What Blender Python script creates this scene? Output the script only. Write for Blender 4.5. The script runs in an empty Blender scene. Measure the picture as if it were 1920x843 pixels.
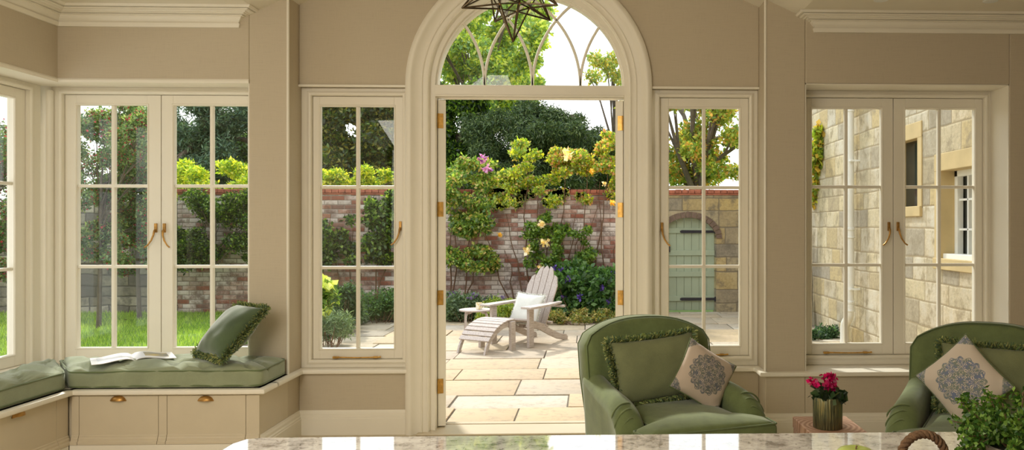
import bpy, bmesh, math, random
import numpy as np
from mathutils import Vector, Matrix, noise
R = math.radians
PI = math.pi
random.seed(7)
rng = np.random.default_rng(7)
col = bpy.context.scene.collection
sc = bpy.context.scene

# ------------------------------------------------------------------ camera model (measured off the room)
F, CX, CY, H, TH = 1500.0, 1157.0, 424.0, 1.30, 0.033
cT, sT = math.cos(TH), math.sin(TH)
def at(px, py, Y):
    a = (px - CX) / F
    wx = a * cT + sT; wy = -a * sT + cT
    t = Y / wy
    return Vector((wx * t, Y, H + t * (CY - py) / F))
def X(px, Y): return at(px, CY, Y).x
def Z(px, py, Y): return at(px, py, Y).z
def gnd(px, py, z):
    p = at(px, py, 1.0); k = (z - H) / (p.z - H)
    return Vector((p.x * k, k, z))

# ------------------------------------------------------------------ materials
def srgb(r, g, b):
    f = lambda c: (c/255/12.92 if c/255 <= .04045 else ((c/255+.055)/1.055)**2.4)
    return (f(r), f(g), f(b), 1)
class NT:
    def __init__(s, name):
        s.m = bpy.data.materials.new(name); s.m.use_nodes = True
        s.t = s.m.node_tree; s.b = s.t.nodes['Principled BSDF']; s.out = s.t.nodes['Material Output']
    def n(s, typ, **kw):
        nd = s.t.nodes.new('ShaderNode' + typ)
        for k, v in kw.items():
            if k.startswith('i_'): nd.inputs[k[2:].replace('_', ' ')].default_value = v
            else: setattr(nd, k, v)
        return nd
    def l(s, a, b): s.t.links.new(a, b)
    def coords(s, kind='Object', scale=(1,1,1)):
        tc = s.n('TexCoord'); mp = s.n('Mapping'); mp.inputs['Scale'].default_value = scale
        s.l(tc.outputs[kind], mp.inputs['Vector']); return mp.outputs['Vector']
    def noise(s, vec, scale, detail=4, rough=.55):
        nd = s.n('TexNoise'); nd.inputs['Scale'].default_value = scale
        nd.inputs['Detail'].default_value = detail; nd.inputs['Roughness'].default_value = rough
        if vec is not None: s.l(vec, nd.inputs['Vector'])
        return nd.outputs['Fac']
    def ramp(s, fac, stops):
        nd = s.n('ValToRGB'); cr = nd.color_ramp
        while len(cr.elements) < len(stops): cr.elements.new(.5)
        for e, (p, c) in zip(cr.elements, stops): e.position = p; e.color = c
        s.l(fac, nd.inputs['Fac']); return nd.outputs['Color']
    def mix(s, fac, a, b, blend='MIX'):
        nd = s.n('Mix', data_type='RGBA', blend_type=blend)
        for sock, v in ((nd.inputs[0], fac), (nd.inputs[6], a), (nd.inputs[7], b)):
            if hasattr(v, 'links'): s.l(v, sock)
            else: sock.default_value = v
        return nd.outputs[2]
    def bump(s, h, strength=.3, dist=.01):
        nd = s.n('Bump'); nd.inputs['Strength'].default_value = strength; nd.inputs['Distance'].default_value = dist
        s.l(h, nd.inputs['Height']); s.l(nd.outputs['Normal'], s.b.inputs['Normal'])
    def base(s, c):
        if hasattr(c, 'links'): s.l(c, s.b.inputs['Base Color'])
        else: s.b.inputs['Base Color'].default_value = c
    def rough(s, r): s.b.inputs['Roughness'].default_value = r

def plain(name, c, rough=.5, metal=0, var=0.06, nscale=8, bump=0, bscale=60):
    m = NT(name); v = m.coords()
    f = m.noise(v, nscale)
    dark = tuple(x*(1-var) for x in c[:3]) + (1,); lite = tuple(min(1, x*(1+var)) for x in c[:3]) + (1,)
    m.base(m.ramp(f, [(.3, dark), (.7, lite)])); m.rough(rough); m.b.inputs['Metallic'].default_value = metal
    if bump: m.bump(m.noise(v, bscale, 3), bump, .004)
    return m.m

def fabric(name, c, var=.18, weave=900, sheen=.3, nscale=14, fold=0):
    m = NT(name); v = m.coords()
    f1 = m.noise(v, nscale, 5, .6); f2 = m.noise(v, weave, 2)
    dark = tuple(x*(1-var) for x in c[:3]) + (1,); lite = tuple(min(1, x*(1+var)) for x in c[:3]) + (1,)
    c1 = m.ramp(f1, [(.3, dark), (.72, lite)])
    c2 = m.ramp(f2, [(.3, (.72,.72,.72,1)), (.7, (1,1,1,1))])
    m.base(m.mix(1, c1, c2, 'MULTIPLY')); m.rough(.9)
    m.b.inputs['Sheen Weight'].default_value = sheen; m.b.inputs['Sheen Roughness'].default_value = .4
    m.bump(f2, .25, .001)
    return m.m

M = {}
M['trim'] = plain('cream_paint', srgb(240, 233, 217), .42, var=.02, nscale=3)
M['wallpaint'] = None
m = NT('taupe_wall'); v = m.coords()
w1 = m.noise(m.coords('Object', (500, 500, 12)), 1, 2); w2 = m.noise(m.coords('Object', (12, 12, 500)), 1, 2)
a = m.n('Math', operation='ADD'); m.l(w1, a.inputs[0]); m.l(w2, a.inputs[1])
m.base(m.ramp(a.outputs[0], [(.6, srgb(192,179,156)), (1.0, srgb(202,189,166))])); m.rough(.85)
M['wall'] = m.m
M['ceiling'] = plain('ceiling_white', srgb(232, 224, 205), .9, var=.02)
M['drawer'] = plain('greige_paint', srgb(212, 199, 174), .5, var=.02)
M['brass'] = plain('aged_brass', srgb(206, 160, 84), .35, .75, var=.25, nscale=40)
M['brass_dark'] = plain('dark_brass', srgb(186, 142, 78), .4, .7, var=.3, nscale=30)
M['bronze'] = plain('bronze_frame', srgb(84, 70, 50), .4, .8, var=.2, nscale=30)
M['iron'] = plain('black_iron', srgb(40, 38, 48), .6, .3, var=.2)
M['green_fab'] = fabric('green_linen', srgb(114, 128, 80))
M['cush_fab'] = fabric('sage_linen', srgb(158, 166, 134), .10, nscale=9)
M['cushdark_fab'] = fabric('moss_velvet', srgb(82, 100, 66), .22, 500, .8, nscale=6)
M['olive_fab'] = fabric('olive_velvet', srgb(132, 138, 98), .14, 600, .4, nscale=8)
M['pipe_fab'] = fabric('green_piping', srgb(104, 120, 74), .1)
M['seat_pipe'] = fabric('sage_piping', srgb(112, 126, 84), .1)
M['white_fab'] = fabric('white_cotton', srgb(228, 228, 218), .05)
M['stoneware'] = plain('cream_mug', srgb(232, 220, 176), .3, var=.05)
M['woodblock'] = None
m = NT('oak_block'); v = m.coords('Object', (1,1,1))
wv = m.n('TexWave', wave_type='RINGS', rings_direction='Z'); wv.inputs['Scale'].default_value = 14; wv.inputs['Distortion'].default_value = 3; wv.inputs['Detail'].default_value = 3
m.l(v, wv.inputs['Vector'])
m.base(m.ramp(wv.outputs['Color'], [(0, srgb(166,122,96)), (1, srgb(206,168,142))])); m.rough(.6); m.bump(wv.outputs['Color'], .2, .002)
M['woodblock'] = m.m
m = NT('weathered_teak'); v = m.coords('Object', (9, 9, 9))
f = m.noise(m.coords('Object', (30, 4, 30)), 3, 6, .7)
m.base(m.ramp(f, [(.3, srgb(156,142,132)), (.7, srgb(204,194,186))])); m.rough(.8); m.bump(f, .3, .003)
M['teak'] = m.m
# granite
m = NT('pale_granite'); v = m.coords()
f1 = m.noise(v, 22, 8, .7); f2 = m.noise(v, 90, 4, .7); f3 = m.noise(v, 6, 4)
c1 = m.ramp(f1, [(.34, srgb(116,114,116)), (.46, srgb(200,197,194)), (.6, srgb(232,230,227))])
c2 = m.ramp(f2, [(.33, srgb(84,78,80)), (.42, (1,1,1,1))])
m.base(m.mix(.8, c1, c2, 'MULTIPLY')); m.rough(.05); m.b.inputs['Coat Weight'].default_value = 1; m.b.inputs['Coat Roughness'].default_value = .02
m.b.inputs['IOR'].default_value = 1.6
M['granite'] = m.m
# thin glass
m = NT('window_glass')
tr = m.n('BsdfTransparent'); tr.inputs['Color'].default_value = (.97,.985,.975,1); gl = m.n('BsdfGlossy'); gl.inputs['Roughness'].default_value = .01
lw_ = m.n('LayerWeight'); lw_.inputs['Blend'].default_value = .5; pw = m.n('Math', operation='POWER'); pw.inputs[1].default_value = 4; m.l(lw_.outputs['Facing'], pw.inputs[0])
fr = m.n('Math', operation='MULTIPLY_ADD'); fr.inputs[1].default_value = .6; fr.inputs[2].default_value = .025; m.l(pw.outputs[0], fr.inputs[0]); mx = m.n('MixShader')
m.l(fr.outputs[0], mx.inputs[0]); m.l(tr.outputs[0], mx.inputs[1]); m.l(gl.outputs[0], mx.inputs[2]); m.l(mx.outputs[0], m.out.inputs['Surface'])
M['glass'] = m.m
M['darkglass'] = plain('dark_window_glass', srgb(44, 48, 44), .08, 0, var=.3, nscale=2)
# masonry: blocks in staggered rows, one random tone per block
def masonry(name, w, h, tones, mort, axis='X', mw=.006, warp=.01, rowvar=0, wash=None, grime=None, bumpd=.012):
    m = NT(name); v = m.coords('Object'); sx = m.n('SeparateXYZ'); cb = m.n('CombineXYZ'); m.l(v, sx.inputs[0]); m.l(sx.outputs[axis], cb.inputs['X']); m.l(sx.outputs['Z'], cb.inputs['Y'])
    dn = m.n('TexNoise'); dn.inputs['Scale'].default_value = 4 if h < .1 else 2.5; dn.inputs['Detail'].default_value = 3; m.l(cb.outputs[0], dn.inputs['Vector'])
    va = m.n('VectorMath', operation='MULTIPLY_ADD'); va.inputs[1].default_value = (warp*2, warp*2, 0); m.l(dn.outputs['Color'], va.inputs[0]); m.l(cb.outputs[0], va.inputs[2])
    sp = m.n('SeparateXYZ'); m.l(va.outputs[0], sp.inputs[0])
    def mth(op, a, b=None, c=None):
        n = m.n('Math', operation=op)
        for i_, q in enumerate((a, b, c)):
            if q is None: continue
            if hasattr(q, 'links'): m.l(q, n.inputs[i_])
            else: n.inputs[i_].default_value = q
        return n.outputs[0]
    zz = sp.outputs[1]
    if rowvar: zz = mth('ADD', zz, mth('MULTIPLY', mth('SINE', mth('MULTIPLY', zz, 7.3)), rowvar))
    yr = mth('DIVIDE', zz, h); row = mth('FLOOR', yr)
    wn = m.n('TexWhiteNoise', noise_dimensions='1D'); m.l(row, wn.inputs['W'])
    wr = mth('MULTIPLY_ADD', wn.outputs['Value'], w*(.5 if h > .1 else .0), w*(.75 if h > .1 else 1))
    off = mth('MULTIPLY', mth('MODULO', mth('ABSOLUTE', row), 2), .5) if h < .1 else mth('MULTIPLY', wn.outputs['Value'], 7)
    xr = mth('ADD', mth('DIVIDE', sp.outputs[0], wr), off); cl = mth('FLOOR', xr)
    c2 = m.n('CombineXYZ'); m.l(row, c2.inputs[0]); m.l(cl, c2.inputs[1]); w2_ = m.n('TexWhiteNoise', noise_dimensions='2D'); m.l(c2.outputs[0], w2_.inputs['Vector'])
    fx = mth('FRACT', xr); fy = mth('FRACT', yr)
    dx = mth('MULTIPLY', mth('MINIMUM', fx, mth('SUBTRACT', 1, fx)), wr); dy = mth('MULTIPLY', mth('MINIMUM', fy, mth('SUBTRACT', 1, fy)), h)
    d = mth('MINIMUM', dx, dy); fine = m.noise(v, 26, 6, .75); med = m.noise(v, 5, 6, .7); big = m.noise(v, 1.0, 4, .6)
    edge = mth('SUBTRACT', d, mth('MULTIPLY', fine, mw)); joint = m.ramp(mth('DIVIDE', edge, mw*2), [(.0, (1,1,1,1)), (.6, (0,0,0,1))])
    n_ = len(tones); col_ = m.ramp(w2_.outputs['Value'], [((i_+.5)/n_, c_) for i_, c_ in enumerate(tones)])
    col_ = m.mix(1, col_, m.ramp(fine, [(.3, (.72,.72,.72,1)), (.65, (1.08,1.08,1.08,1))]), 'MULTIPLY')
    if wash:
        t = mth('ADD', mth('MULTIPLY', big, .55), mth('ADD', mth('MULTIPLY', med, .5), mth('MULTIPLY', w2_.outputs['Value'], .28)))
        col_ = m.mix(m.ramp(t, [(wash[1], (0,0,0,1)), (wash[2], (.92,.92,.92,1))]), col_, wash[0])
    if grime: col_ = m.mix(m.ramp(med, [(.36, (.75,.75,.75,1)), (.5, (0,0,0,1))]), col_, grime)
    m.base(m.mix(joint, col_, mort)); m.rough(.95)
    m.bump(mth('ADD', mth('MULTIPLY', mth('MINIMUM', d, .02), 40), fine), .6, bumpd); return m.m
M['brick'] = masonry('whitewashed_brick', .225, .076, [srgb(156,98,78), srgb(134,102,90), srgb(176,120,94), srgb(116,90,82), srgb(170,142,126)], srgb(134,120,108), 'X', .005, .006, wash=(srgb(222,210,200), .56, .80), grime=srgb(116,94,84))
M['coping'] = plain('red_coping_brick', srgb(164, 98, 76), .9, var=.35, nscale=9, bump=.5, bscale=30)
M['rubble'] = masonry('old_rubble_stone', .40, .17, [srgb(176,166,146), srgb(130,122,108), srgb(150,140,120), srgb(110,102,92)], srgb(84,78,68), 'X', .010, .035, .02, grime=srgb(92,88,78))
M['lichen'] = masonry('lichen_stone', .52, .26, [srgb(172,156,124), srgb(140,130,116), srgb(190,164,108), srgb(160,148,130)], srgb(120,108,90), 'X', .008, .02, .03, wash=(srgb(196,178,140), .66, .86), grime=srgb(104,96,84))
M['ashlar'] = masonry('bath_stone', .46, .24, [srgb(192,172,128), srgb(162,152,134), srgb(208,192,154), srgb(182,168,142), srgb(198,176,134)], srgb(158,142,112), 'Y', .006, .015, .03, wash=(srgb(204,198,182), .66, .9), grime=srgb(140,128,104))
M['dressed'] = plain('dressed_stone', srgb(192, 170, 124), .9, var=.12, nscale=3, bump=.3, bscale=25)
M['whitepaint'] = plain('white_gloss', srgb(236, 236, 230), .35, var=.03)
M['gate'] = plain('sage_gate_paint', srgb(156, 166, 142), .6, var=.07, nscale=5)
# paving using per-slab colour attribute
m = NT('sandstone_paving'); at_ = m.n('Attribute', attribute_name='Col'); v = m.coords()
f = m.noise(v, 1.7, 8, .65); g = m.noise(v, 14, 6, .7)
cc = m.mix(m.ramp(f, [(.35,(.0,.0,.0,1)),(.7,(.8,.8,.8,1))]), at_.outputs['Color'], srgb(186,164,136))
cc = m.mix(m.ramp(g, [(.3,(.55,.55,.55,1)),(.5,(0,0,0,1))]), cc, srgb(128,118,104))
m.base(cc); m.rough(.85); m.bump(g, .3, .006); M['paving'] = m.m
M['joint'] = plain('dark_joint_grit', srgb(96, 88, 72), .95, var=.3, nscale=20)
m = NT('lawn_grass'); v = m.coords(); f = m.noise(v, 1.3, 4); g = m.noise(m.coords('Object', (40,90,40)), 1, 4, .7)
c1 = m.ramp(f, [(.3, srgb(110,144,52)), (.7, srgb(150,178,80))]); c2 = m.ramp(g, [(.3,(.55,.6,.5,1)), (.7,(1.1,1.1,1,1))])
m.base(m.mix(1, c1, c2, 'MULTIPLY')); m.rough(.9); m.bump(g, .8, .03); M['lawn'] = m.m
M['soil'] = plain('dark_soil', srgb(70, 56, 44), .95, var=.35, nscale=12, bump=.6, bscale=20)
M['bark'] = plain('grey_bark', srgb(104, 92, 80), .9, var=.3, nscale=12, bump=.6, bscale=25)
M['stem'] = plain('woody_stem', srgb(110, 82, 60), .9, var=.3)
M['floor'] = plain('limestone_floor', srgb(206, 192, 164), .35, var=.06, nscale=2)
M['rope'] = plain('brown_rope', srgb(112, 84, 58), .95, var=.35, nscale=90, bump=.6, bscale=300)
M['wicker'] = plain('brown_wicker', srgb(128, 96, 62), .8, var=.3, nscale=60, bump=.5, bscale=120)
M['terracotta'] = plain('grey_pot', srgb(150, 140, 124), .7, var=.1)
M['apple'] = plain('green_apple', srgb(176, 190, 96), .3, var=.15, nscale=20)
M['lens'] = plain('lamp_lens', srgb(40, 34, 28), .3)
M['path_grey'] = plain('grey_kerb', srgb(170, 164, 150), .9, var=.1)

def leafmat(name, trans=.45):
    m = NT(name); a = m.n('Attribute', attribute_name='Col')
    d = m.n('BsdfDiffuse'); t = m.n('BsdfTranslucent'); g = m.n('BsdfGlossy'); g.inputs['Roughness'].default_value = .45
    m.l(m.mix(1, a.outputs['Color'], (1.2, 1.2, 1.15, 1), 'MULTIPLY'), d.inputs['Color'])
    tm = m.mix(1, a.outputs['Color'], (1.9, 1.8, .9, 1), 'MULTIPLY'); m.l(tm, t.inputs['Color'])
    x = m.n('MixShader'); x.inputs[0].default_value = trans; m.l(d.outputs[0], x.inputs[1]); m.l(t.outputs[0], x.inputs[2])
    y = m.n('MixShader'); y.inputs[0].default_value = .04; m.l(x.outputs[0], y.inputs[1]); m.l(g.outputs[0], y.inputs[2])
    m.l(y.outputs[0], m.out.inputs['Surface']); return m.m
M['leaf'] = leafmat('leaf_green'); M['needle'] = leafmat('needle_green', .15); M['petal'] = leafmat('flower_petal', .3)
m = NT('fringe_yarn'); a = m.n('Attribute', attribute_name='Col'); m.base(a.outputs['Color']); m.rough(.95); M['fringe'] = m.m
# medallion print on cushion (UV)
def medallion(name, ground, ink1, ink2):
    m = NT(name); tc = m.n('TexCoord'); sp = m.n('SeparateXYZ'); m.l(tc.outputs['UV'], sp.inputs[0])
    def mth(op, a, b=None, c=None):
        n = m.n('Math', operation=op)
        for i, q in enumerate((a, b, c)):
            if q is None: continue
            if hasattr(q, 'links'): m.l(q, n.inputs[i])
            else: n.inputs[i].default_value = q
        return n.outputs[0]
    x = mth('SUBTRACT', sp.outputs[0], .5); y = mth('SUBTRACT', sp.outputs[1], .5)
    r = mth('SQRT', mth('ADD', mth('MULTIPLY', x, x), mth('MULTIPLY', y, y))); th = mth('ARCTAN2', y, x)
    fold = mth('ABSOLUTE', mth('SINE', mth('MULTIPLY', th, 4)))
    cb = m.n('CombineXYZ'); m.l(mth('MULTIPLY', r, 26), cb.inputs[0]); m.l(mth('MULTIPLY', mth('MULTIPLY', fold, r), 14), cb.inputs[1])
    vo = m.n('TexVoronoi', feature='DISTANCE_TO_EDGE'); vo.inputs['Scale'].default_value = 1.3; m.l(cb.outputs[0], vo.inputs['Vector'])
    v2 = m.n('TexVoronoi'); v2.inputs['Scale'].default_value = 2.6; m.l(cb.outputs[0], v2.inputs['Vector'])
    line = mth('LESS_THAN', vo.outputs['Distance'], .16); dots = mth('LESS_THAN', v2.outputs['Distance'], .22)
    ink = mth('MAXIMUM', line, dots)
    edge = mth('ADD', .37, mth('MULTIPLY', mth('SINE', mth('MULTIPLY', th, 16)), .018))
    inside = mth('LESS_THAN', r, edge)
    # corner sprigs
    ax = mth('ABSOLUTE', x); ay = mth('ABSOLUTE', y); cr = mth('GREATER_THAN', mth('ADD', ax, ay), .80)
    ringc = mth('MULTIPLY', mth('GREATER_THAN', mth('SINE', mth('MULTIPLY', r, 160)), .1), mth('LESS_THAN', r, .05))
    msk = mth('MAXIMUM', mth('MULTIPLY', ink, mth('MAXIMUM', inside, cr)), ringc)
    inkc = m.mix(m.ramp(m.noise(tc.outputs['UV'], 9), [(.4,(0,0,0,1)),(.6,(1,1,1,1))]), ink1, ink2)
    m.base(m.mix(mth('MULTIPLY', msk, .85), ground, inkc)); m.rough(.75); m.b.inputs['Sheen Weight'].default_value = .2
    return m.m
M['print'] = medallion('blue_medallion_print', srgb(214, 200, 184), srgb(86, 108, 150), srgb(104, 122, 112))
M['print_dark'] = medallion('slate_medallion_print', srgb(200, 182, 164), srgb(80, 92, 108), srgb(86, 98, 92))

# ------------------------------------------------------------------ mesh helpers
class MB:
    def __init__(s): s.v = []; s.f = []
    def add(s, vs, fs):
        o = len(s.v); s.v += [tuple(p) for p in vs]; s.f += [tuple(i + o for i in f) for f in fs]; return s
    def box(s, x0, x1, y0, y1, z0, z1):
        if x0 > x1: x0, x1 = x1, x0
        if y0 > y1: y0, y1 = y1, y0
        if z0 > z1: z0, z1 = z1, z0
        return s.add([(x0,y0,z0),(x1,y0,z0),(x1,y1,z0),(x0,y1,z0),(x0,y0,z1),(x1,y0,z1),(x1,y1,z1),(x0,y1,z1)],
                     [(0,3,2,1),(4,5,6,7),(0,1,5,4),(1,2,6,5),(2,3,7,6),(3,0,4,7)])
    def prism(s, pts, vec):   # extrude a 3-D polygon along vec
        n = len(pts); P = [Vector(p) for p in pts]; Q = [p + Vector(vec) for p in P]
        return s.add(P + Q, [tuple(range(n-1, -1, -1)), tuple(range(n, 2*n))] + [(i, (i+1) % n, (i+1) % n + n, i + n) for i in range(n)])
    def bar(s, a, b, w, t, up=(0,0,1)):
        a, b = Vector(a), Vector(b); d = (b-a).normalized(); u = Vector(up); sd = d.cross(u)
        if sd.length < 1e-4: sd = d.cross(Vector((1,0,0)))
        sd.normalize(); u = sd.cross(d)
        q = [a+sd*w/2+u*t/2, a-sd*w/2+u*t/2, a-sd*w/2-u*t/2, a+sd*w/2-u*t/2]
        return s.prism(q, b-a)
    def tube(s, path, r, n=8, closed=False, cap=True):
        P = [Vector(p) for p in path]; k = len(P); rr = r if isinstance(r, (list, tuple)) else [r]*k
        rings = []; prev = None
        for i, p in enumerate(P):
            a = P[(i-1) % k] if closed or i > 0 else p; b = P[(i+1) % k] if closed or i < k-1 else p
            d = (b-a).normalized() if (b-a).length > 1e-9 else Vector((0,0,1))
            if prev is None:
                u = d.cross(Vector((0,0,1)));
                if u.length < .1: u = d.cross(Vector((0,1,0)))
            else: u = prev - d*prev.dot(d)
            u.normalize(); prev = u; w = d.cross(u)
            rings.append([p + (u*math.cos(2*PI*j/n) + w*math.sin(2*PI*j/n))*rr[i] for j in range(n)])
        vs = [q for rg in rings for q in rg]; fs = []
        for i in range(k if closed else k-1):
            for j in range(n):
                a, b = i*n, ((i+1) % k)*n
                fs.append((a+j, a+(j+1) % n, b+(j+1) % n, b+j))
        if cap and not closed: fs += [tuple(range(n-1,-1,-1)), tuple((k-1)*n + j for j in range(n))]
        return s.add(vs, fs)
    def lathe(s, prof, c=(0,0,0), n=32, rib=0, ribn=0):
        c = Vector(c); vs = []; fs = []
        for (r, z) in prof:
            for j in range(n):
                t = 2*PI*j/n; q = r*(1 + (rib*math.cos(ribn*t) if r > 0 else 0))
                vs.append(c + Vector((q*math.cos(t), q*math.sin(t), z)))
        for i in range(len(prof)-1):
            for j in range(n): fs.append((i*n+j, i*n+(j+1) % n, (i+1)*n+(j+1) % n, (i+1)*n+j))
        fs += [tuple(range(n-1,-1,-1)), tuple((len(prof)-1)*n + j for j in range(n))]
        return s.add(vs, fs)
    def sweep(s, path, prof, N, closed=False, flip=1):   # prof: (u sideways in plane, v along N)
        N = Vector(N).normalized(); P = [Vector(p) for p in path]; k = len(P); n = len(prof); vs = []
        for i, p in enumerate(P):
            d0 = (p - P[(i-1) % k]) if (closed or i > 0) else (P[i+1] - p)
            d1 = (P[(i+1) % k] - p) if (closed or i < k-1) else (p - P[i-1])
            d0.normalize(); d1.normalize(); s0 = N.cross(d0)*flip; s1 = N.cross(d1)*flip
            b = (s0+s1); b = b.normalized(); b = b / max(.3, b.dot(s0))
            for (u, w) in prof: vs.append(p + b*u + N*w)
        fs = []
        for i in range(k if closed else k-1):
            a, b = i*n, ((i+1) % k)*n
            for j in range(n): fs.append((a+j, a+(j+1) % n, b+(j+1) % n, b+j))
        if not closed: fs += [tuple(range(n)), tuple((k-1)*n+j for j in range(n-1,-1,-1))]
        return s.add(vs, fs)
    def pad(s, outline, thick, mp, rnd=.03, bulge=.02, rings=9, k_in=5, crease=None):
        # cushion from a closed 2-D outline; mp(a,b,c)->3-D ; c = thickness axis
        n = len(outline); cx = sum(p[0] for p in outline)/n; cy = sum(p[1] for p in outline)/n
        layers = []
        rmean = sum(math.hypot(p[0]-cx, p[1]-cy) for p in outline)/n
        for q in range(rings+1):      # inner (scale 0+) -> edge
            sc_ = q/rings; layers.append((max(.02, sc_)*(1-rnd/rmean), 1))
        top = [(sc_, thick/2 + bulge*(1-(sc_)**4)) for sc_, _ in layers]
        arc = [(1-rnd/rmean+rnd/rmean*math.sin(t), thick/2 - min(rnd, thick/2)*(1-math.cos(t))) for t in (R(22), R(45), R(67), R(90))]
        seq = top + arc; seq = seq + [(a, -b) for a, b in reversed(seq)]
        vs = []; fs = []
        for (f, c) in seq:
            for p in outline:
                a = cx+(p[0]-cx)*f; b = cy+(p[1]-cy)*f; cc = c
                if crease: cc += crease(a, b, c)
                vs.append(mp(a, b, cc))
        for i in range(len(seq)-1):
            for j in range(n): fs.append((i*n+j, i*n+(j+1) % n, (i+1)*n+(j+1) % n, (i+1)*n+j))
        fs += [tuple(range(n-1,-1,-1)), tuple((len(seq)-1)*n+j for j in range(n))]
        return s.add(vs, fs)

def basis(o):
    m_ = Matrix.Identity(4)
    while o is not None: m_ = o.matrix_basis @ m_; o = o.parent
    return m_
def link(me, name, mat, parent=None, smooth=None, bevel=0, world=True, sub=0):
    o = bpy.data.objects.new(name, me); col.objects.link(o)
    if mat is not None: me.materials.append(mat)
    if parent is not None:
        o.parent = parent
        if world: me.transform(basis(parent).inverted())
    if smooth:
        me.polygons.foreach_set('use_smooth', [True]*len(me.polygons)); me.set_sharp_from_angle(angle=R(smooth))
    if bevel:
        b = o.modifiers.new('bevel', 'BEVEL'); b.width = bevel; b.segments = 2; b.limit_method = 'ANGLE'; b.angle_limit = R(40)
    if sub:
        q = o.modifiers.new('sub', 'SUBSURF'); q.levels = sub; q.render_levels = sub
    return o
def obj(name, mb, mat, parent=None, **kw):
    me = bpy.data.meshes.new(name); me.from_pydata(mb.v, [], mb.f); me.update()
    bm = bmesh.new(); bm.from_mesh(me); bmesh.ops.recalc_face_normals(bm, faces=bm.faces); bm.to_mesh(me); bm.free()
    return link(me, name, mat, parent, **kw)
def origin_to(o, loc):
    o.data.transform(Matrix.Translation(-Vector(loc))); o.location = loc; return o
def tag(o, label, cat, group=None, kind=None):
    o['label'] = label; o['category'] = cat
    if group: o['group'] = group
    if kind: o['kind'] = kind
    return o
def struct(o, label=None, cat=None):
    o['kind'] = 'structure'
    if label: o['label'] = label; o['category'] = cat
    return o
def thing(name, loc, label, cat, rz=0, group=None):
    o = bpy.data.objects.new(name, None); o.empty_display_size = .1; col.objects.link(o)
    o.location = loc; o.rotation_euler = (0, 0, rz)
    o.matrix_basis = Matrix.Translation(Vector(loc)) @ Matrix.Rotation(rz, 4, 'Z')
    return tag(o, label, cat, group)
def quadmesh(name, V, Fq, C, mat, parent=None, **kw):   # V (n,3) numpy, quads (m,4), colour per vertex (n,3)
    me = bpy.data.meshes.new(name)
    me.vertices.add(len(V)); me.vertices.foreach_set('co', V.astype(np.float32).ravel())
    me.loops.add(Fq.size); me.loops.foreach_set('vertex_index', Fq.astype(np.int32).ravel())
    me.polygons.add(len(Fq)); me.polygons.foreach_set('loop_start', np.arange(0, Fq.size, 4, dtype=np.int32))
    me.update(calc_edges=True)
    ca = me.color_attributes.new('Col', 'FLOAT_COLOR', 'POINT')
    ca.data.foreach_set('color', np.hstack([C, np.ones((len(C),1))]).astype(np.float32).ravel())
    return link(me, name, mat, parent, **kw)

def lin(c): return np.array(srgb(*c)[:3])
def leaves(centres, n, size, colors, weights=None, aspect=.5, shade=None, flat=0.0, droop=0, shell=.55):
    """centres: list of (x,y,z,rx,ry,rz,weight); returns V,F,C arrays of folded leaves"""
    cen = np.array(centres, float); w = cen[:,6]*1.0; w = w/w.sum()
    idx = rng.choice(len(cen), n, p=w)
    d = rng.normal(size=(n,3)); d /= np.linalg.norm(d, axis=1)[:,None]
    rad = shell + (1-shell)*rng.random(n)**.7; rad = np.where(rng.random(n) < .3, rng.random(n)**.5, rad)
    rad = rad*(1+.18*rng.normal(size=n)*.5)
    P = cen[idx,:3] + d*rad[:,None]*cen[idx,3:6]
    ax = rng.normal(size=(n,3)); ax[:,2] = ax[:,2]*(1-flat) - droop; ax /= np.linalg.norm(ax, axis=1)[:,None]
    b = rng.normal(size=(n,3)); b[:,2] *= (1-flat); s_ = np.cross(ax, b); s_ /= np.linalg.norm(s_, axis=1)[:,None]+1e-9
    L = size*(.6+.8*rng.random(n))[:,None]; nr = np.cross(ax, s_)
    p0 = P; p1 = P + ax*L*.5 + s_*L*aspect*.5 + nr*L*.08; p2 = P + ax*L; p3 = P + ax*L*.5 - s_*L*aspect*.5 + nr*L*.08
    V = np.stack([p0,p1,p2,p3], 1).reshape(-1,3); Fq = np.arange(4*n).reshape(n,4)
    cs = np.array([lin(c) for c in colors]); ci = rng.choice(len(cs), n, p=None if weights is None else np.array(weights)/sum(weights))
    C = cs[ci]*(.75+.5*rng.random(n))[:,None]
    # one random tone per leaf, repeated over its corners
    C = np.repeat(C, 4, 0)
    return V, Fq, C
def foliage(name, parent, centres, n, size, colors, mat='leaf', **kw):
    V, Fq, C = leaves(centres, int(n*2.0), size*.74, colors, **kw)
    o = quadmesh(name, V, Fq, C, M[mat], parent); return o

# ------------------------------------------------------------------ key dimensions
YF, YB, YS = 4.88, 5.06, 5.12        # pier face, bay wall face, sash face
XL, XR = X(540, YF), X(1435, YF)     # bay returns
XW = X(108, YF)                      # left wall face
SILL = 0.41
HEAD_L = Z(108, 148, YF); ZC = Z(1495, 28, YF)
HEAD_R = Z(1700, 157, YF)
ZB = Z(993, 164, YB)                 # head of bay windows
XD = X(993, YB); SPR = Z(993, 160, YB); RO = (X(1225, 5.03)-X(762, 5.03))/2
OLX = X(467, YF)                     # right edge of left opening
ORX0, ORX1 = X(1510, YF), X(1893, YF)
XRW, YR = 4.3, -2.6
VL, VR = X(483, YF), X(1497, YF); SLP = .46
def vault(x): return ZC + SLP*max(0, min(x-VL, VR-x))
TOPW = 3.55

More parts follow.
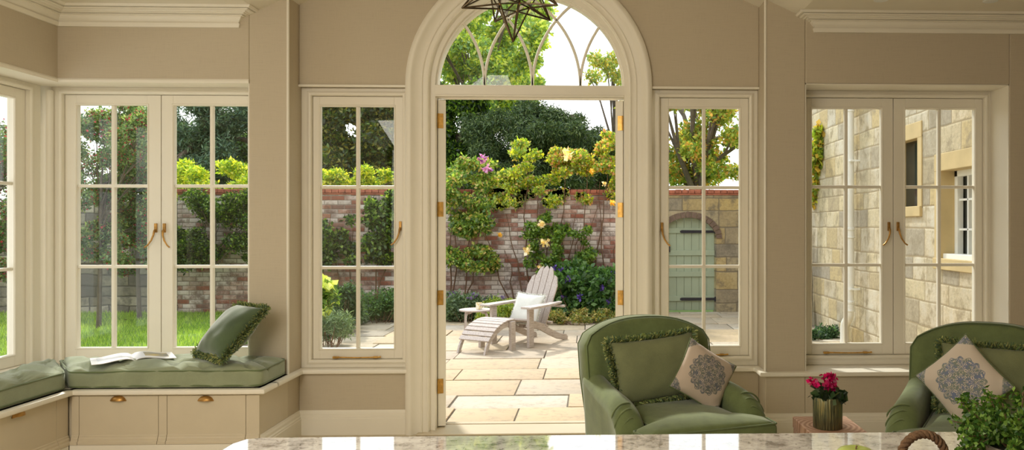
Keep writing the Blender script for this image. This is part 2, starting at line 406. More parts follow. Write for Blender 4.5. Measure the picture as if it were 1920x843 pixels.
# ------------------------------------------------------------------ room shell
fl = MB(); fl.box(-3.8, XRW+.2, YR-.2, 5.3, -.19, 0)
struct(obj('floor', fl, M['floor']), 'pale limestone floor by the garden door', 'floor')
w = MB()
w.box(-3.75, OLX, YF, 5.32, HEAD_L, TOPW)            # over left opening
w.box(OLX, XL, YF, 5.32, -.19, TOPW)                 # left pier
w.box(-3.75, OLX, 5.0, 5.32, -.19, SILL-.03)         # under left window
w.box(XR, ORX0, YF, 5.32, -.19, TOPW)
w.box(ORX0, ORX1, YF, 5.32, HEAD_R, TOPW)
w.box(ORX0, ORX1, YF, 5.32, -.19, SILL-.03)
w.box(ORX1, XRW+.2, YF, 5.32, -.19, TOPW)
RH = RO - .05
for s in (-1, 1):
    a, b = sorted((XD + s*RH, XL if s < 0 else XR)); w.box(a, b, YB, 5.32, -.19, SILL-.03)
pts = [(XL, ZB), (XD-RH, ZB)]
pts += [(XD - RH*math.cos(t), SPR + RH*math.sin(t)) for t in np.linspace(.0, PI, 41)]
pts += [(XD+RH, ZB), (XR, ZB), (XR, TOPW), (XL, TOPW)]
w.prism([(x, YB, z) for x, z in pts], (0, .26, 0))
struct(obj('wall_back', w, M['wall'], bevel=.006), 'taupe wall around the arched door and windows', 'wall')
w = MB(); w.box(-3.75, XW, YR, 5.32, HEAD_L, TOPW); w.box(-3.75, XW-.12, YR, 5.32, -.19, SILL-.03); w.box(-3.75, XW, YR, 3.3, -.19, HEAD_L)
struct(obj('wall_left', w, M['wall']), 'taupe left wall above the corner window', 'wall')
w = MB(); w.box(XRW, XRW+.2, YR, 5.32, -.19, TOPW); struct(obj('wall_right', w, M['wall']), 'taupe side wall right of the seating', 'wall')
w = MB(); w.box(-3.75, XRW+.2, YR-.2, YR, -.19, TOPW); struct(obj('wall_front', w, M['wall']), 'taupe wall behind the island', 'wall')
c = MB(); xm = (VL+VR)/2
sec = [(-3.8, ZC), (VL, ZC), (xm, ZC+SLP*(xm-VL)), (VR, ZC), (XRW+.2, ZC), (XRW+.2, 3.9), (-3.8, 3.9)]
c.prism([(x, YR-.2, z) for x, z in sec], (0, 5.32-YR+.2, 0))
struct(obj('ceiling', c, M['ceiling']), 'white ceiling rising to a shallow central pitch', 'ceiling')

# crown mouldings
cp = [(0,-.108),(.014,-.108),(.016,-.102),(.020,-.088),(.020,-.084),(.011,-.082),(.014,-.076),(.026,-.064),(.036,-.050),(.036,-.046),(.048,-.044),(.048,-.040),(.041,-.038),(.056,-.036),(.064,-.033),(.064,-.029),(.076,-.029),(.082,-.024),(.096,-.023),(.104,-.019),(.104,-.015),(.092,-.013),(.118,-.012),(.122,-.006),(.128,0),(0,0)]
xe = X(445, YF); cr = MB()
cr.sweep([(XW, YR, ZC), (XW, YF, ZC), (xe, YF, ZC), (xe, YF+.02, ZC)], cp, (0,0,1), flip=-1)
struct(obj('trim_1', cr, M['trim']), 'stepped crown moulding in the left ceiling corner', 'moulding')
xe2 = X(1530, YF); cr = MB()
cr.sweep([(xe2, YF+.02, ZC), (xe2, YF, ZC), (XRW, YF, ZC), (XRW, YR, ZC)], cp, (0,0,1), flip=-1)
struct(obj('trim_2', cr, M['trim']), 'stepped crown moulding along the right ceiling', 'moulding')

# skirting
sk = [(0,0),(.022,0),(.022,.10),(.018,.104),(.018,.112),(.012,.118),(.012,.132),(.006,.142),(.004,.152),(0,.152)]
for i, (pa, nm) in enumerate(((([(XL, 4.47), (XL, YB), (XD-RO, YB)]), 'baseboard_left'), ([(XD+RO, YB), (XR, YB), (XR, YF), (XRW, YF)], 'baseboard_right'))):
    b = MB(); b.sweep([(x, y, 0) for x, y in pa], sk, (0,0,1), flip=-1)
    struct(obj(nm, b, M['trim']), 'cream stepped skirting board at the %s' % nm[10:], 'skirting')
# sills / nosing
nz = [(-.02, -.03), (.028, -.03), (.038, -.024), (.040, -.012), (.036, -.002), (.028, 0), (-.02, 0)]
b = MB(); b.sweep([(XL, 4.62, SILL), (XL, YB-.02, SILL), (XL+.03, YB, SILL), (XD-RO+.01, YB, SILL)], nz, (0,0,1), flip=-1)
b.box(XL-.05, XD-RO+.01, YB-.005, 5.13, SILL-.03, SILL-.001)
struct(obj('trim_3', b, M['trim'], smooth=35), 'rounded cream sill under the window left of the door', 'sill')
b = MB(); b.sweep([(XD+RO-.01, YB, SILL), (XR-.03, YB, SILL), (XR, YB-.03, SILL), (XR, YF, SILL), (XR+.01, YF, SILL), (XRW, YF, SILL)], nz, (0,0,1), flip=-1)
b.box(XD+RO-.01, XR+.05, YB-.005, 5.13, SILL-.03, SILL-.001); b.box(ORX0-.0, ORX1, YF-.005, 5.14, SILL-.03, SILL-.001)
struct(obj('trim_4', b, M['trim'], smooth=35), 'rounded cream sill running right from the door', 'sill')
# bead over bay windows and at pier corners
b = MB()
for a_, b_ in ((XL, XD-RO+.01), (XD+RO-.01, XR)): b.box(a_, b_, YB-.014, YB+.01, ZB-.004, ZB+.010)
struct(obj('trim_5', b, M['trim'], bevel=.003), 'thin cream bead over the narrow windows', 'bead')
b = MB()
for x_ in (XL, XR): b.tube([(x_, YF, SILL), (x_, YF, vault(x_)+.01)], .008, 8)
struct(obj('trim_6', b, M['trim'], smooth=50), 'slender vertical corner beads of the bay', 'bead')
# lining of the deep reveals (painted)
b = MB()
b.box(ORX0, ORX0+.006, YF+.004, 5.12, SILL, HEAD_R-.001); b.box(ORX1-.006, ORX1, YF+.004, 5.12, SILL, HEAD_R-.001); b.box(ORX0, ORX1, YF+.004, 5.12, HEAD_R-.007, HEAD_R-.001)
struct(obj('trim_7', b, M['trim']), 'cream lining of the right window recess', 'reveal')
b = MB()
b.box(OLX-.006, OLX, YF+.004, 5.12, SILL, HEAD_L-.001); b.box(XW-.3, OLX, YF+.004, 5.12, HEAD_L-.010, HEAD_L-.001); b.box(XW-.3, XW-.004, 3.3, YF+.004, HEAD_L-.010, HEAD_L-.001)
b.sweep([(XW, 3.3, HEAD_L), (XW, YF, HEAD_L), (OLX, YF, HEAD_L)], [(-.004,-.02),(.006,-.02),(.008,-.004),(.002,.006),(-.004,.006)], (0,0,1), flip=-1)
struct(obj('trim_8', b, M['trim']), 'cream lining of the corner window recess', 'reveal')

# ------------------------------------------------------------------ windows
def rect_ring(mb, o, i, y0, y1):      # o,i = (x0,x1,z0,z1)
    mb.box(o[0], i[0], y0, y1, o[2], o[3]); mb.box(i[1], o[1], y0, y1, o[2], o[3])
    mb.box(i[0], i[1], y0, y1, i[3], o[3]); mb.box(i[0], i[1], y0, y1, o[2], i[2])
AP = [(0,0),(0,.020),(.006,.028),(.014,.028),(.020,.020),(.030,.018),(.052,.018),(.056,.008),(.056,0)]
def make_window(name, origin, rz, label, frame, sashes, stay=False, handles=(), arch=True, fr_in=None):
    x0, x1, z0, z1 = frame; ox, oy, oz = origin
    root = thing(name, origin, label, 'window', rz); root['kind'] = 'structure'
    T = lambda mb: setattr(mb, 'v', [(p[0]-(ox if rz == 0 else 0), p[1], p[2]-oz) for p in mb.v]) or mb
    L_ = dict(world=False)
    # outer frame with moulded inner edge; local y=0 is the sash face, -y towards the room
    f = MB()
    sx0 = min(s['o'][0] for s in sashes); sx1 = max(s['o'][1] for s in sashes); sz0 = sashes[0]['o'][2]; sz1 = sashes[0]['o'][3]
    rect_ring(f, (x0,x1,z0,z1), (sx0-.002,sx1+.002,sz0-.002,sz1+.002), -.02, .06)
    f.sweep([(sx0-.002,-.02,sz0-.002),(sx0-.002,-.02,sz1+.002),(sx1+.002,-.02,sz1+.002),(sx1+.002,-.02,sz0-.002)], [(0,0),(0,.008),(.004,.014),(.012,.016),(.020,.012),(.024,.006),(.030,.004),(.030,0)], (0,-1,0), closed=True, flip=1)
    obj('frame', T(f), M['trim'], root, bevel=.002, **L_)
    for k, s in enumerate(sashes):
        o, g = s['o'], s['g']; c_ = MB(); rect_ring(c_, o, g, 0, .045)
        # glazing moulding
        c_.sweep([(g[0],.008,g[2]),(g[0],.008,g[3]),(g[1],.008,g[3]),(g[1],.008,g[2])], [(-.003,0),(-.003,.003),(.001,.011),(.006,.013),(.010,.008),(.010,0)], (0,-1,0), closed=True, flip=1)
        cas = obj('casement', T(c_), M['trim'], root, bevel=.002, **L_)
        mm = MB(); xm_ = (g[0]+g[1])/2; mm.box(xm_-.011, xm_+.011, .010, .040, g[2], g[3])
        for q in (1, 2):
            zz = g[2] + (g[3]-g[2])*q/3; mm.box(g[0], g[1], .0102, .0398, zz-.010, zz+.010)
        obj('muntin', T(mm), M['trim'], cas, bevel=.005, **L_)
        gm = MB(); gm.box(g[0]-.004, g[1]+.004, .023, .027, g[2]-.004, g[3]+.004); obj('glass', T(gm), M['glass'], cas, **L_)
        if 'h' in s:                       # monkey-tail handle: h = (x, z, side)
            hx, hz, sd = s['h']; h_ = MB(); h_.box(hx-.008, hx+.008, -.012, 0, hz-.012, hz+.045)
            h_.tube([(hx, -.016, hz+.005), (hx, -.024, hz-.004), (hx+sd*.003,-.030,hz-.03), (hx+sd*.014,-.034,hz-.062), (hx+sd*.034,-.038,hz-.092), (hx+sd*.050,-.042,hz-.104)], [.006,.007,.006,.0055,.005,.0055], 8)
            obj('handle', T(h_), M['brass_dark'], cas, smooth=40, bevel=.001, **L_)
        if s.get('stay'):
            a_, b_, zz = s['stay']; h_ = MB(); h_.tube([(a_,-.022,zz),(a_+.02,-.026,zz+.003),((a_+b_)/2,-.026,zz),(b_-.02,-.026,zz+.002),(b_,-.024,zz+.004)], [.005,.0045,.004,.0045,.006], 8)
            h_.box(a_-.006, a_+.03, -.02, 0, zz-.006, zz+.006); h_.box(b_-.05, b_-.025, -.02, 0, zz-.006, zz+.006)
            obj('window_stay', T(h_), M['brass'], cas, smooth=40, **L_)
    return root
def px_sash(o, g, Y=YS, **kw):
    ox0, ox1, oy0, oy1 = o; gx0, gx1, gy0, gy1 = g; xm_ = (gx0+gx1)/2
    d = dict(o=(X(ox0,Y), X(ox1,Y), Z(xm_,oy1,Y), Z(xm_,oy0,Y)), g=(X(gx0,Y+.02), X(gx1,Y+.02), Z(xm_,gy1,Y+.02), Z(xm_,gy0,Y+.02)))
    for k, q in kw.items():
        if k == 'h': d['h'] = (X(q[0],Y), Z(q[0],q[1],Y), q[2])
        if k == 'stay': d['stay'] = (X(q[0],Y), X(q[1],Y), Z(q[0],q[2],Y))
    return d
# window 2: left outer pair
s1 = px_sash((122,301.5,178,672), (147,279.5,197.5,650.5), h=(293,432,-1)); s2 = px_sash((303,487,178,672), (328,467.5,198,650.5), h=(309,432,1))
for s in (s1, s2): s['o'] = (s['o'][0], s['o'][1], s1['o'][2], s1['o'][3]); s['g'] = (s['g'][0], s['g'][1], s1['g'][2], s1['g'][3])
make_window('window_2', (X(300,YS), YS, SILL), 0, 'white double casement window behind the long bench cushion', (X(102,YS)+.0, X(510,YS), SILL, HEAD_L-.01), [s1, s2])
# window 1: on the left wall, local x = world y
XG1 = XW-.24
gz = s1['g'][2:]; oz_ = s1['o'][2:]
lw = [dict(o=(3.55,4.24,*oz_), g=(3.63,4.16,*gz)), dict(o=(4.245,4.955,*oz_), g=(4.33,4.865,*gz))]
make_window('window_1', (XG1, 0, SILL), R(90), 'casement window on the left wall by the short cushion', (3.44, 5.06, SILL, HEAD_L-.01), lw)
b = MB(); b.tube([(X(94,5.09), 5.085, SILL), (X(94,5.09), 5.085, HEAD_L-.035)], .024, 16); b.box(XG1-.05, X(102,YS)+.002, 5.09, 5.2, SILL, HEAD_L)
struct(obj('trim_9', b, M['trim'], smooth=40), 'rounded corner post between the two corner windows', 'post')
s3 = px_sash((587,756,181,672), (602,740.5,200,652), h=(751,428,-1), stay=(627,716,669))
make_window('window_3', (X(660,YS), YS, SILL), 0, 'narrow six pane window left of the arched door', (XL+.001, XD-RO+.02, SILL, ZB-.002), [s3])
s4 = px_sash((1237,1403,184,666), (1253,1386,203.5,647), h=(1241,430,1), stay=(1300,1364,664))
make_window('window_4', (X(1320,YS), YS, SILL), 0, 'narrow six pane window right of the arched door', (XD+RO-.02, XR-.001, SILL, ZB-.002), [s4])
s5 = px_sash((1500,1674.3,184,664), (1520.5,1651,204,642.5), h=(1666,429,-1), stay=(1545,1632,660)); s6 = px_sash((1675.7,1842,184,664), (1695,1825.5,204.5,642.5), h=(1683,429,1))
s6['o'] = (s6['o'][0], s6['o'][1], s5['o'][2], s5['o'][3]); s6['g'] = (s6['g'][0], s6['g'][1], s5['g'][2], s5['g'][3])
make_window('window_5', (X(1680,YS), YS, SILL), 0, 'wide double casement window in the right hand recess', (ORX0+.006, ORX1-.006, SILL, HEAD_R-.007), [s5, s6])

# ------------------------------------------------------------------ arched door surround
def arch_path(r, z0, y, n=48): return [(XD-r, y, z0)] + [(XD - r*math.cos(t), y, SPR + r*math.sin(t)) for t in np.linspace(0, PI, n)] + [(XD+r, y, z0)]
RI = (X(1190, 5.05) - X(806, 5.05))/2 - .012
wd = RO-RI; prof = [(0,-.02),(0,.012),(.006,.016),(.012,.012),(.020,.010),(.034,.012),(.040,.020),(.044,.020),(.048,.014),(.056,.016),(.078,.020),(.092,.030),(.100,.040),(.108,.044),(.118,.044),(.126,.040),(wd-.006,.036),(wd,.028),(wd,-.02)]
prof = [(u*wd/.140 if u < .13 else u, q) for u, q in prof]
prof = sorted(prof[1:-1], key=lambda t: t[0]); prof = [(0,-.02)] + prof + [(wd,-.02)]
b = MB(); b.sweep(arch_path(RI, 0, YB), prof, (0,-1,0), flip=1)
tr1 = obj('trim_10', b, M['trim'], smooth=28); struct(tr1, 'moulded cream architrave arching round the garden door', 'architrave')
RG = (X(1173, YS)-X(820.5, YS))/2      # clear radius
b = MB(); b.sweep(arch_path(RG, 0, YB+.03), [(0,0),(0,-.16),(RI-RG+.02,-.16),(RI-RG+.02,0)], (0,-1,0), flip=1)
b.sweep(arch_path(RI-.004, 0, YB+.03), [(0,0),(.02,0),(.02,.03),(0,.006)], (0,-1,0), flip=1)
struct(obj('trim_11', b, M['trim'], smooth=28), 'flat inner frame of the arched doorway', 'door frame')
zt0, zt1 = Z(993,183,YS), Z(993,161,YS)
b = MB(); b.box(XD-RG-.005, XD+RG+.005, YB+.031, YB+.16, zt0, zt1); b.box(XD-RG, XD+RG, YB+.02, YB+.05, zt0+.0, zt0+.012)
struct(obj('trim_12', b, M['trim'], bevel=.004), 'transom bar across the top of the garden door', 'transom')
fan = thing('window_6', (XD, YS, zt1), 'semicircular fanlight with interlaced arched glazing bars', 'window'); fan['kind'] = 'structure'
b = MB(); b.sweep(arch_path(RG-.012, zt1, YS)[1:-1], [(0,0),(0,-.04),(.016,-.04),(.016,0)], (0,-1,0), flip=1); obj('frame', b, M['trim'], fan, smooth=30)
g = MB(); g.prism([(XD-RG+.006, YS+.02, zt1)] + [(XD-(RG-.006)*math.cos(t), YS+.02, max(zt1, SPR+(RG-.006)*math.sin(t))) for t in np.linspace(0.01, PI-.01, 40)] + [(XD+RG-.006, YS+.02, zt1)], (0,.004,0)); obj('glass', g, M['glass'], fan)
b = MB(); RT = .66
for k in range(-1, 2):
    xb = X((908, 998, 1088)[k+1], YS)
    for sd in (-1, 1):
        cx_ = xb + sd*RT; pth = []
        for t in np.linspace(0, R(88), 60):
            x_ = cx_ - sd*RT*math.cos(t); z_ = zt1 + RT*math.sin(t)
            if (x_-XD)**2 + (z_-SPR)**2 > (RG-.004)**2: break
            pth.append((x_, YS+.012, z_))
        b.tube(pth, .0095, 6)
obj('tracery', b, M['trim'], fan, smooth=60)
# door leaves, swung outwards
def leaf(name, hx, sd, label):
    ang = R(103)
    root = thing(name, (hx, YS+.02, .02), label, 'door', 0); root['kind'] = 'structure'
    root.matrix_basis = Matrix.Translation((hx, YS+.04, .02)) @ Matrix.Rotation(sd*ang*-1 if sd > 0 else ang, 4, 'Z')
    Wd = RG-.02; Ht = zt0-.03; T_ = .05; q = MB(); dr = 1 if sd < 0 else -1
    # local x from hinge along leaf, thickness towards -y (inside when closed)
    def bx(a, b_, z0, z1, y0=-T_, y1=0): q.box(dr*a, dr*b_, y0, y1, z0, z1)
    bx(0, .10, 0, Ht); bx(Wd-.10, Wd, 0, Ht); bx(.10, Wd-.10, Ht-.10, Ht); bx(.10, Wd-.10, 0, .22); bx(.10, Wd-.10, .6, .66)
    obj('panel', q, M['trim'], root, bevel=.003, world=False)
    q = MB(); q.box(dr*.10, dr*(Wd-.10), -.038, -.012, .22, .6); obj('lower_panel', q, M['trim'], root, bevel=.003, world=False)
    q = MB()
    for xx in (.5,): q.box(dr*(.10+(Wd-.2)*xx-.011), dr*(.10+(Wd-.2)*xx+.011), -.04, -.01, .66, Ht-.10)
    for kk in (1,2): zz = .66+(Ht-.76)*kk/3; q.box(dr*.10, dr*(Wd-.10), -.0398, -.0102, zz-.01, zz+.01)
    obj('muntin', q, M['trim'], root, world=False)
    q = MB(); q.box(dr*.10, dr*(Wd-.10), -.027, -.023, .66, Ht-.10); obj('glass', q, M['glass'], root, world=False)
    for py in ((226,392,558,724) if sd < 0 else (229,393,559)):
        zz = Z(829,py,YS+.03)-.02; q = MB(); q.box(dr*-.003, 0, -.034, -.003, zz-.047, zz+.047); q.tube([(dr*-.004,-.001,zz-.047),(dr*-.004,-.001,zz+.047)], .005, 8)
        obj('hinge', q, M['brass'], root, world=False)
    return root
leaf('door_1', XD-RG+.005, -1, 'left glazed garden door leaf swung open outside')
leaf('door_2', XD+RG-.005, 1, 'right glazed garden door leaf swung open outside')
b = MB(); b.box(XD-RG-.1, XD+RG+.1, YB-.06, 5.24, 0, .012); b.box(XD-RG-.1, XD+RG+.1, 5.24, 5.29, -.02, .018)
struct(obj('trim_13', b, M['floor'], bevel=.004), 'stone threshold of the garden door', 'threshold')

# ------------------------------------------------------------------ window seats
BY = Z and 4.47; BX = X(131, 4.47)
ws = thing('window_seat', ((BX+XL)/2, 4.9, 0), 'built-in window seat with two cup-handled drawers under the long cushion', 'window seat')
q = MB(); q.prism([(BX-.45, 5.1, SILL-.03), (OLX, 5.1, SILL-.03), (OLX, YF, SILL-.03), (XL, YF, SILL-.03), (XL, BY, SILL-.03), (BX-.0, BY, SILL-.03), (BX-.45, BY+.4, SILL-.03)], (0,0,.03))
q.sweep([(BX, BY, SILL), (XL, BY, SILL), (XL, 4.64, SILL)], nz, (0,0,1), flip=-1)
obj('seat_board', q, M['trim'], ws, smooth=35)
q = MB(); q.box(BX-.01, XL-.003, BY+.006, BY+.02, 0, SILL-.031); q.box(XL-.02, XL-.001, BY+.004, YF, 0, SILL-.03); obj('carcass', q, M['drawer'], ws)
def dfront(mb, a, b_, face, n, axis):
    # drawer front with moulded lower edge; profile along z
    pr = [(0,.158+.0),(0,SILL-.036),(-.016,SILL-.036),(-.016,.162),(-.020,.158),(-.020,.150),(-.026,.142),(-.026,.132),(-.034,.126),(-.034,.112),(0,.112)]
    if axis == 'x': mb.prism([(a, face+u, z) for u, z in pr], (b_-a, 0, 0))
    else: mb.prism([(face-u, a, z) for u, z in pr], (0, b_-a, 0))
def cup(mb, c, axis):
    N = 14; vs = []; fs = []
    for i in range(7):
        ph = R(90)*i/6
        for j in range(N+1):
            t = PI*j/N; r_ = .036*math.cos(ph*.98); 
            a_ = r_*math.cos(t)*1.12; zz = r_*math.sin(t)*(.75 if axis == 'x' else 1.05); d_ = .026*math.sin(ph)
            vs.append((c[0]+a_, c[1]-d_, c[2]+zz) if axis == 'x' else (c[0]+d_, c[1]+a_, c[2]+zz))
    for i in range(6):
        for j in range(N): fs.append((i*(N+1)+j, i*(N+1)+j+1, (i+1)*(N+1)+j+1, (i+1)*(N+1)+j))
    mb.add(vs, fs)
    if axis == 'x': mb.box(c[0]-.043, c[0]+.043, c[1]-.003, c[1], c[2]-.004, c[2]+.003)
    else: mb.box(c[0], c[0]+.003, c[1]-.043, c[1]+.043, c[2]-.004, c[2]+.003)
FY = BY-.012
gaps = [X(p, FY) for p in (148, 297, 313, 461)]
for a, b_, hp in ((gaps[0], gaps[1], 222), (gaps[2], gaps[3], 386)):
    q = MB(); dfront(q, a+.0015, b_-.0015, BY+.004, 0, 'x'); d = obj('drawer', q, M['drawer'], ws, bevel=.001)
    h = MB(); cup(h, (X(hp, FY), FY-.001, Z(hp, 750, FY)), 'x'); obj('cup_handle', h, M['brass_dark'], d, smooth=60)
for a, b_ in ((BX+.016, gaps[0]), (gaps[1], gaps[2]), (gaps[3], XL+.003)):
    q = MB(); dfront(q, a+.001, b_-.001, BY+.004, 0, 'x'); obj('stile', q, M['drawer'], ws, bevel=.001)
q = MB(); q.box(BX+.016, XL+.003, BY-.030, BY+.004, 0, .1105); obj('plinth', q, M['trim'], ws, bevel=.002)
wl = thing('window_seat', (BX-.2, 3.9, 0), 'built-in window seat under the short cushion by the left wall', 'window seat')
q = MB(); q.prism([(BX, BY-.002, SILL-.03), (BX-.45, BY+.398, SILL-.03), (XG1+.02, 5.0, SILL-.03), (XG1+.02, 3.3, SILL-.03), (BX, 3.3, SILL-.03)], (0,0,.03))
q.sweep([(BX, 3.3, SILL), (BX, BY, SILL)], nz, (0,0,1), flip=-1); obj('seat_board', q, M['trim'], wl, smooth=35)
q = MB(); q.box(BX-.30, BX-.016, 3.3, BY-.004, 0, SILL-.031); obj('carcass', q, M['drawer'], wl)
yy = [4.40, 3.74, 3.66, 3.32]
for a, b_ in ((3.74, 4.36), (3.32, 3.70)):
    q = MB(); dfront(q, a, b_, BX-.016, 0, 'y'); d = obj('drawer', q, M['drawer'], wl, bevel=.001)
    if a > 3.5: h = MB(); cup(h, (BX+.002, 4.07, Z(50, 779, 4.07)), 'y'); obj('cup_handle', h, M['brass_dark'], d, smooth=60)
for a, b_ in ((4.363, BY-.014), (3.703, 3.737)):
    q = MB(); dfront(q, a, b_, BX-.016, 0, 'y'); obj('stile', q, M['drawer'], wl, bevel=.001)
q = MB(); q.box(BX-.016, BX+.014, 3.3, BY-.030, 0, .1105); obj('plinth', q, M['trim'], wl, bevel=.002)

# ------------------------------------------------------------------ cushions
def poly_outline(corners, per=14, rc=.03):
    pts = []; n = len(corners)
    for i in range(n):
        a = Vector(corners[i]); b_ = Vector(corners[(i+1) % n]); p = Vector(corners[i-1])
        d1 = (b_-a); d0 = (p-a); l1 = d1.length; d1n = d1.normalized(); d0n = d0.normalized()
        for t in (0, .25, .5, .75, 1):
            q0 = a + d0n*rc; q1 = a + d1n*rc; pts.append(tuple((q0*(1-t)**2 + a*2*t*(1-t) + q1*t*t)))
        for k in range(1, per): pts.append(tuple(a + d1n*(rc + (l1-2*rc)*k/per)))
    return pts
def seat_cushion(name, corners, z0, th, label, seed, bulge=.035):
    root = thing(name, (sum(c_[0] for c_ in corners)/4, sum(c_[1] for c_ in corners)/4, z0), label, 'cushion')
    ol = poly_outline(corners, 22, .035)
    def cr(a, b_, c_):
        if c_ < 0: return 0
        n1 = noise.noise(Vector((a*5+seed, b_*9, 0)))*.016; r1 = 1-abs(noise.noise(Vector((a*7+b_*4+seed, (b_-a)*2.2, 3))))
        return n1 - .022*max(0, r1-.88)*10*.9
    def mp(a, b_, c_):
        x_, y_ = a, b_
        if abs(c_) < th*.49:   # puffy sides with puckers
            pk = .006*math.sin(a*38+seed)+.006*math.sin(b_*33+seed*2)
            y_ += pk*.5
        return Vector((x_, y_, z0 + th/2 + (c_ if c_ > 0 else max(c_, -th/2))))
    q = MB(); q.pad(ol, th, mp, rnd=.022, bulge=bulge, rings=26, crease=cr); o = obj('cushion_body', q, M['cush_fab'], root, smooth=80)
    cxx = sum(p[0] for p in ol)/len(ol); cyy = sum(p[1] for p in ol)/len(ol)
    for zz in (z0+th-.008+0, z0+.012):
        q = MB(); q.tube([(cxx+(p[0]-cxx)*.998, cyy+(p[1]-cyy)*.992, zz+.004*noise.noise(Vector((p[0]*6, p[1]*6, zz)))) for p in ol], .0045, 6, closed=True); obj('piping', q, M['seat_pipe'], root, smooth=60)
    return root
CZ = SILL+.002
seat_cushion('bench_cushion', [(BX-.005, BY+.0), (XL+.005, BY+.005), (XL-.005, 4.868), (BX-.315, 4.868)], CZ, .10, 'long sage green bench cushion under an open magazine', 1.3)
seat_cushion('bench_cushion', [(BX-.335, 3.2), (BX-.01, 3.2), (BX-.012, BY-.02), (BX-.335, 4.86)], CZ, .10, 'short sage green bench cushion on the left wall seat', 5.1)

def pillow(name, loc, right, up, w_, h_, t_, mat, label, cat='cushion', fringe=None, piping=None, concave=.07, N=26, sag=0):
    r_ = Vector(right).normalized(); u_ = Vector(up); u_ = (u_ - r_*u_.dot(r_)).normalized(); n_ = r_.cross(u_)
    Mx = Matrix.Translation(Vector(loc)) @ Matrix((r_, u_, n_)).transposed().to_4x4()
    root = bpy.data.objects.new(name, None); col.objects.link(root); root.matrix_basis = Mx; root.empty_display_size = .1; tag(root, label, cat)
    def P(a, b_, s):
        x_ = a*w_/2*(1-concave*(1-b_*b_)); y_ = b_*h_/2*(1-concave*(1-a*a))
        e = max(0, (1-a*a))*max(0, (1-b_*b_)); tt = t_/2*(e**.42)
        tt += .006*noise.noise(Vector((a*2.5+w_*9, b_*2.5, s)))*min(1, e*3) - .004*max(0, (abs(a)+abs(b_)-1.2))*math.sin(14*(a-b_))
        y_ -= sag*(1-abs(a))*e
        return (x_, y_, s*max(tt, .001 if e > 0 else 0))
    vs = []; fs = []; uv = []
    gr = [math.sin(PI/2*(-1+2*i/N)) for i in range(N+1)]
    for s in (1, -1):
        o_ = len(vs)
        for i in range(N+1):
            for j in range(N+1): vs.append(P(gr[i], gr[j], s)); uv.append((gr[i]/2+.5, gr[j]/2+.5))
        for i in range(N):
            for j in range(N):
                a_ = o_+i*(N+1)+j; f_ = (a_, a_+N+1, a_+N+2, a_+1); fs.append(f_ if s > 0 else f_[::-1])
    me = bpy.data.meshes.new(name); me.from_pydata(vs, [], fs); ul = me.uv_layers.new(name='UVMap')
    for lp in me.loops: ul.data[lp.index].uv = uv[lp.vertex_index]
    bm = bmesh.new(); bm.from_mesh(me); bmesh.ops.remove_doubles(bm, verts=bm.verts, dist=.0006); bm.to_mesh(me); bm.free()
    link(me, 'cushion_cover', mat, root, smooth=85, world=False)
    per = []
    K = 60
    for (ax, sgn) in ((0,-1), (1,1), (0,1), (1,-1)):
        for k in range(K):
            t = -1+2*k/K; t = t*sgn if False else t
            if (ax, sgn) == (0,-1): a, b_ = t, -1
            elif (ax, sgn) == (1,1): a, b_ = 1, t
            elif (ax, sgn) == (0,1): a, b_ = -t, 1
            else: a, b_ = -1, -t
            p = P(a, b_, 1); per.append(Vector((p[0], p[1], 0)))
    if piping:
        q = MB(); q.tube(per, .004, 6, closed=True); obj('piping', q, piping, root, smooth=60, world=False)
    if fringe:
        n = fringe.get('n', 3600); ln = fringe['len']; cols = np.array([lin(c_) for c_ in fringe['cols']])
        t = rng.random(n)*len(per); i0 = t.astype(int) % len(per); fr_ = t-t.astype(int)
        PA = np.array([tuple(p) for p in per]); A = PA[i0]; B = PA[(i0+1) % len(per)]; base_ = A+(B-A)*fr_[:,None]
        out = base_.copy(); out[:,2] = 0; tang = B-A; tang /= np.linalg.norm(tang, axis=1)[:,None]
        nn = np.stack([tang[:,1], -tang[:,0], np.zeros(n)], 1); nn += rng.normal(size=(n,3))*.55; nn[:,2] *= 1.4; nn /= np.linalg.norm(nn, axis=1)[:,None]
        L = ln*(.55+.6*rng.random(n))[:,None]; sd = np.cross(nn, rng.normal(size=(n,3))); sd /= np.linalg.norm(sd, axis=1)[:,None]; wd_ = fringe.get('w', .0022)
        tip = base_+nn*L+rng.normal(size=(n,3))*ln*.12
        V = np.stack([base_-sd*wd_, base_+sd*wd_, tip+sd*wd_, tip-sd*wd_], 1).reshape(-1,3); Fq = np.arange(4*n).reshape(n,4)
        C = cols[rng.choice(len(cols), n)]*(.7+.6*rng.random(n))[:,None]
        o = quadmesh('fringe', V, Fq, np.repeat(C,4,0), M['fringe'], root, world=False); o['kind'] = 'stuff'
    return root
GF = dict(len=.030, n=6500, cols=[(112,132,72),(150,160,96),(84,104,70),(104,126,96),(172,172,108)])
pillow('throw_cushion', (-2.06, 4.65, .70), (.74,-.67,0), (.42,.5,.7), .34, .35, .17, M['cushdark_fab'], 'dark green velvet cushion with fringed edge standing on the bench', fringe=GF, concave=.05)

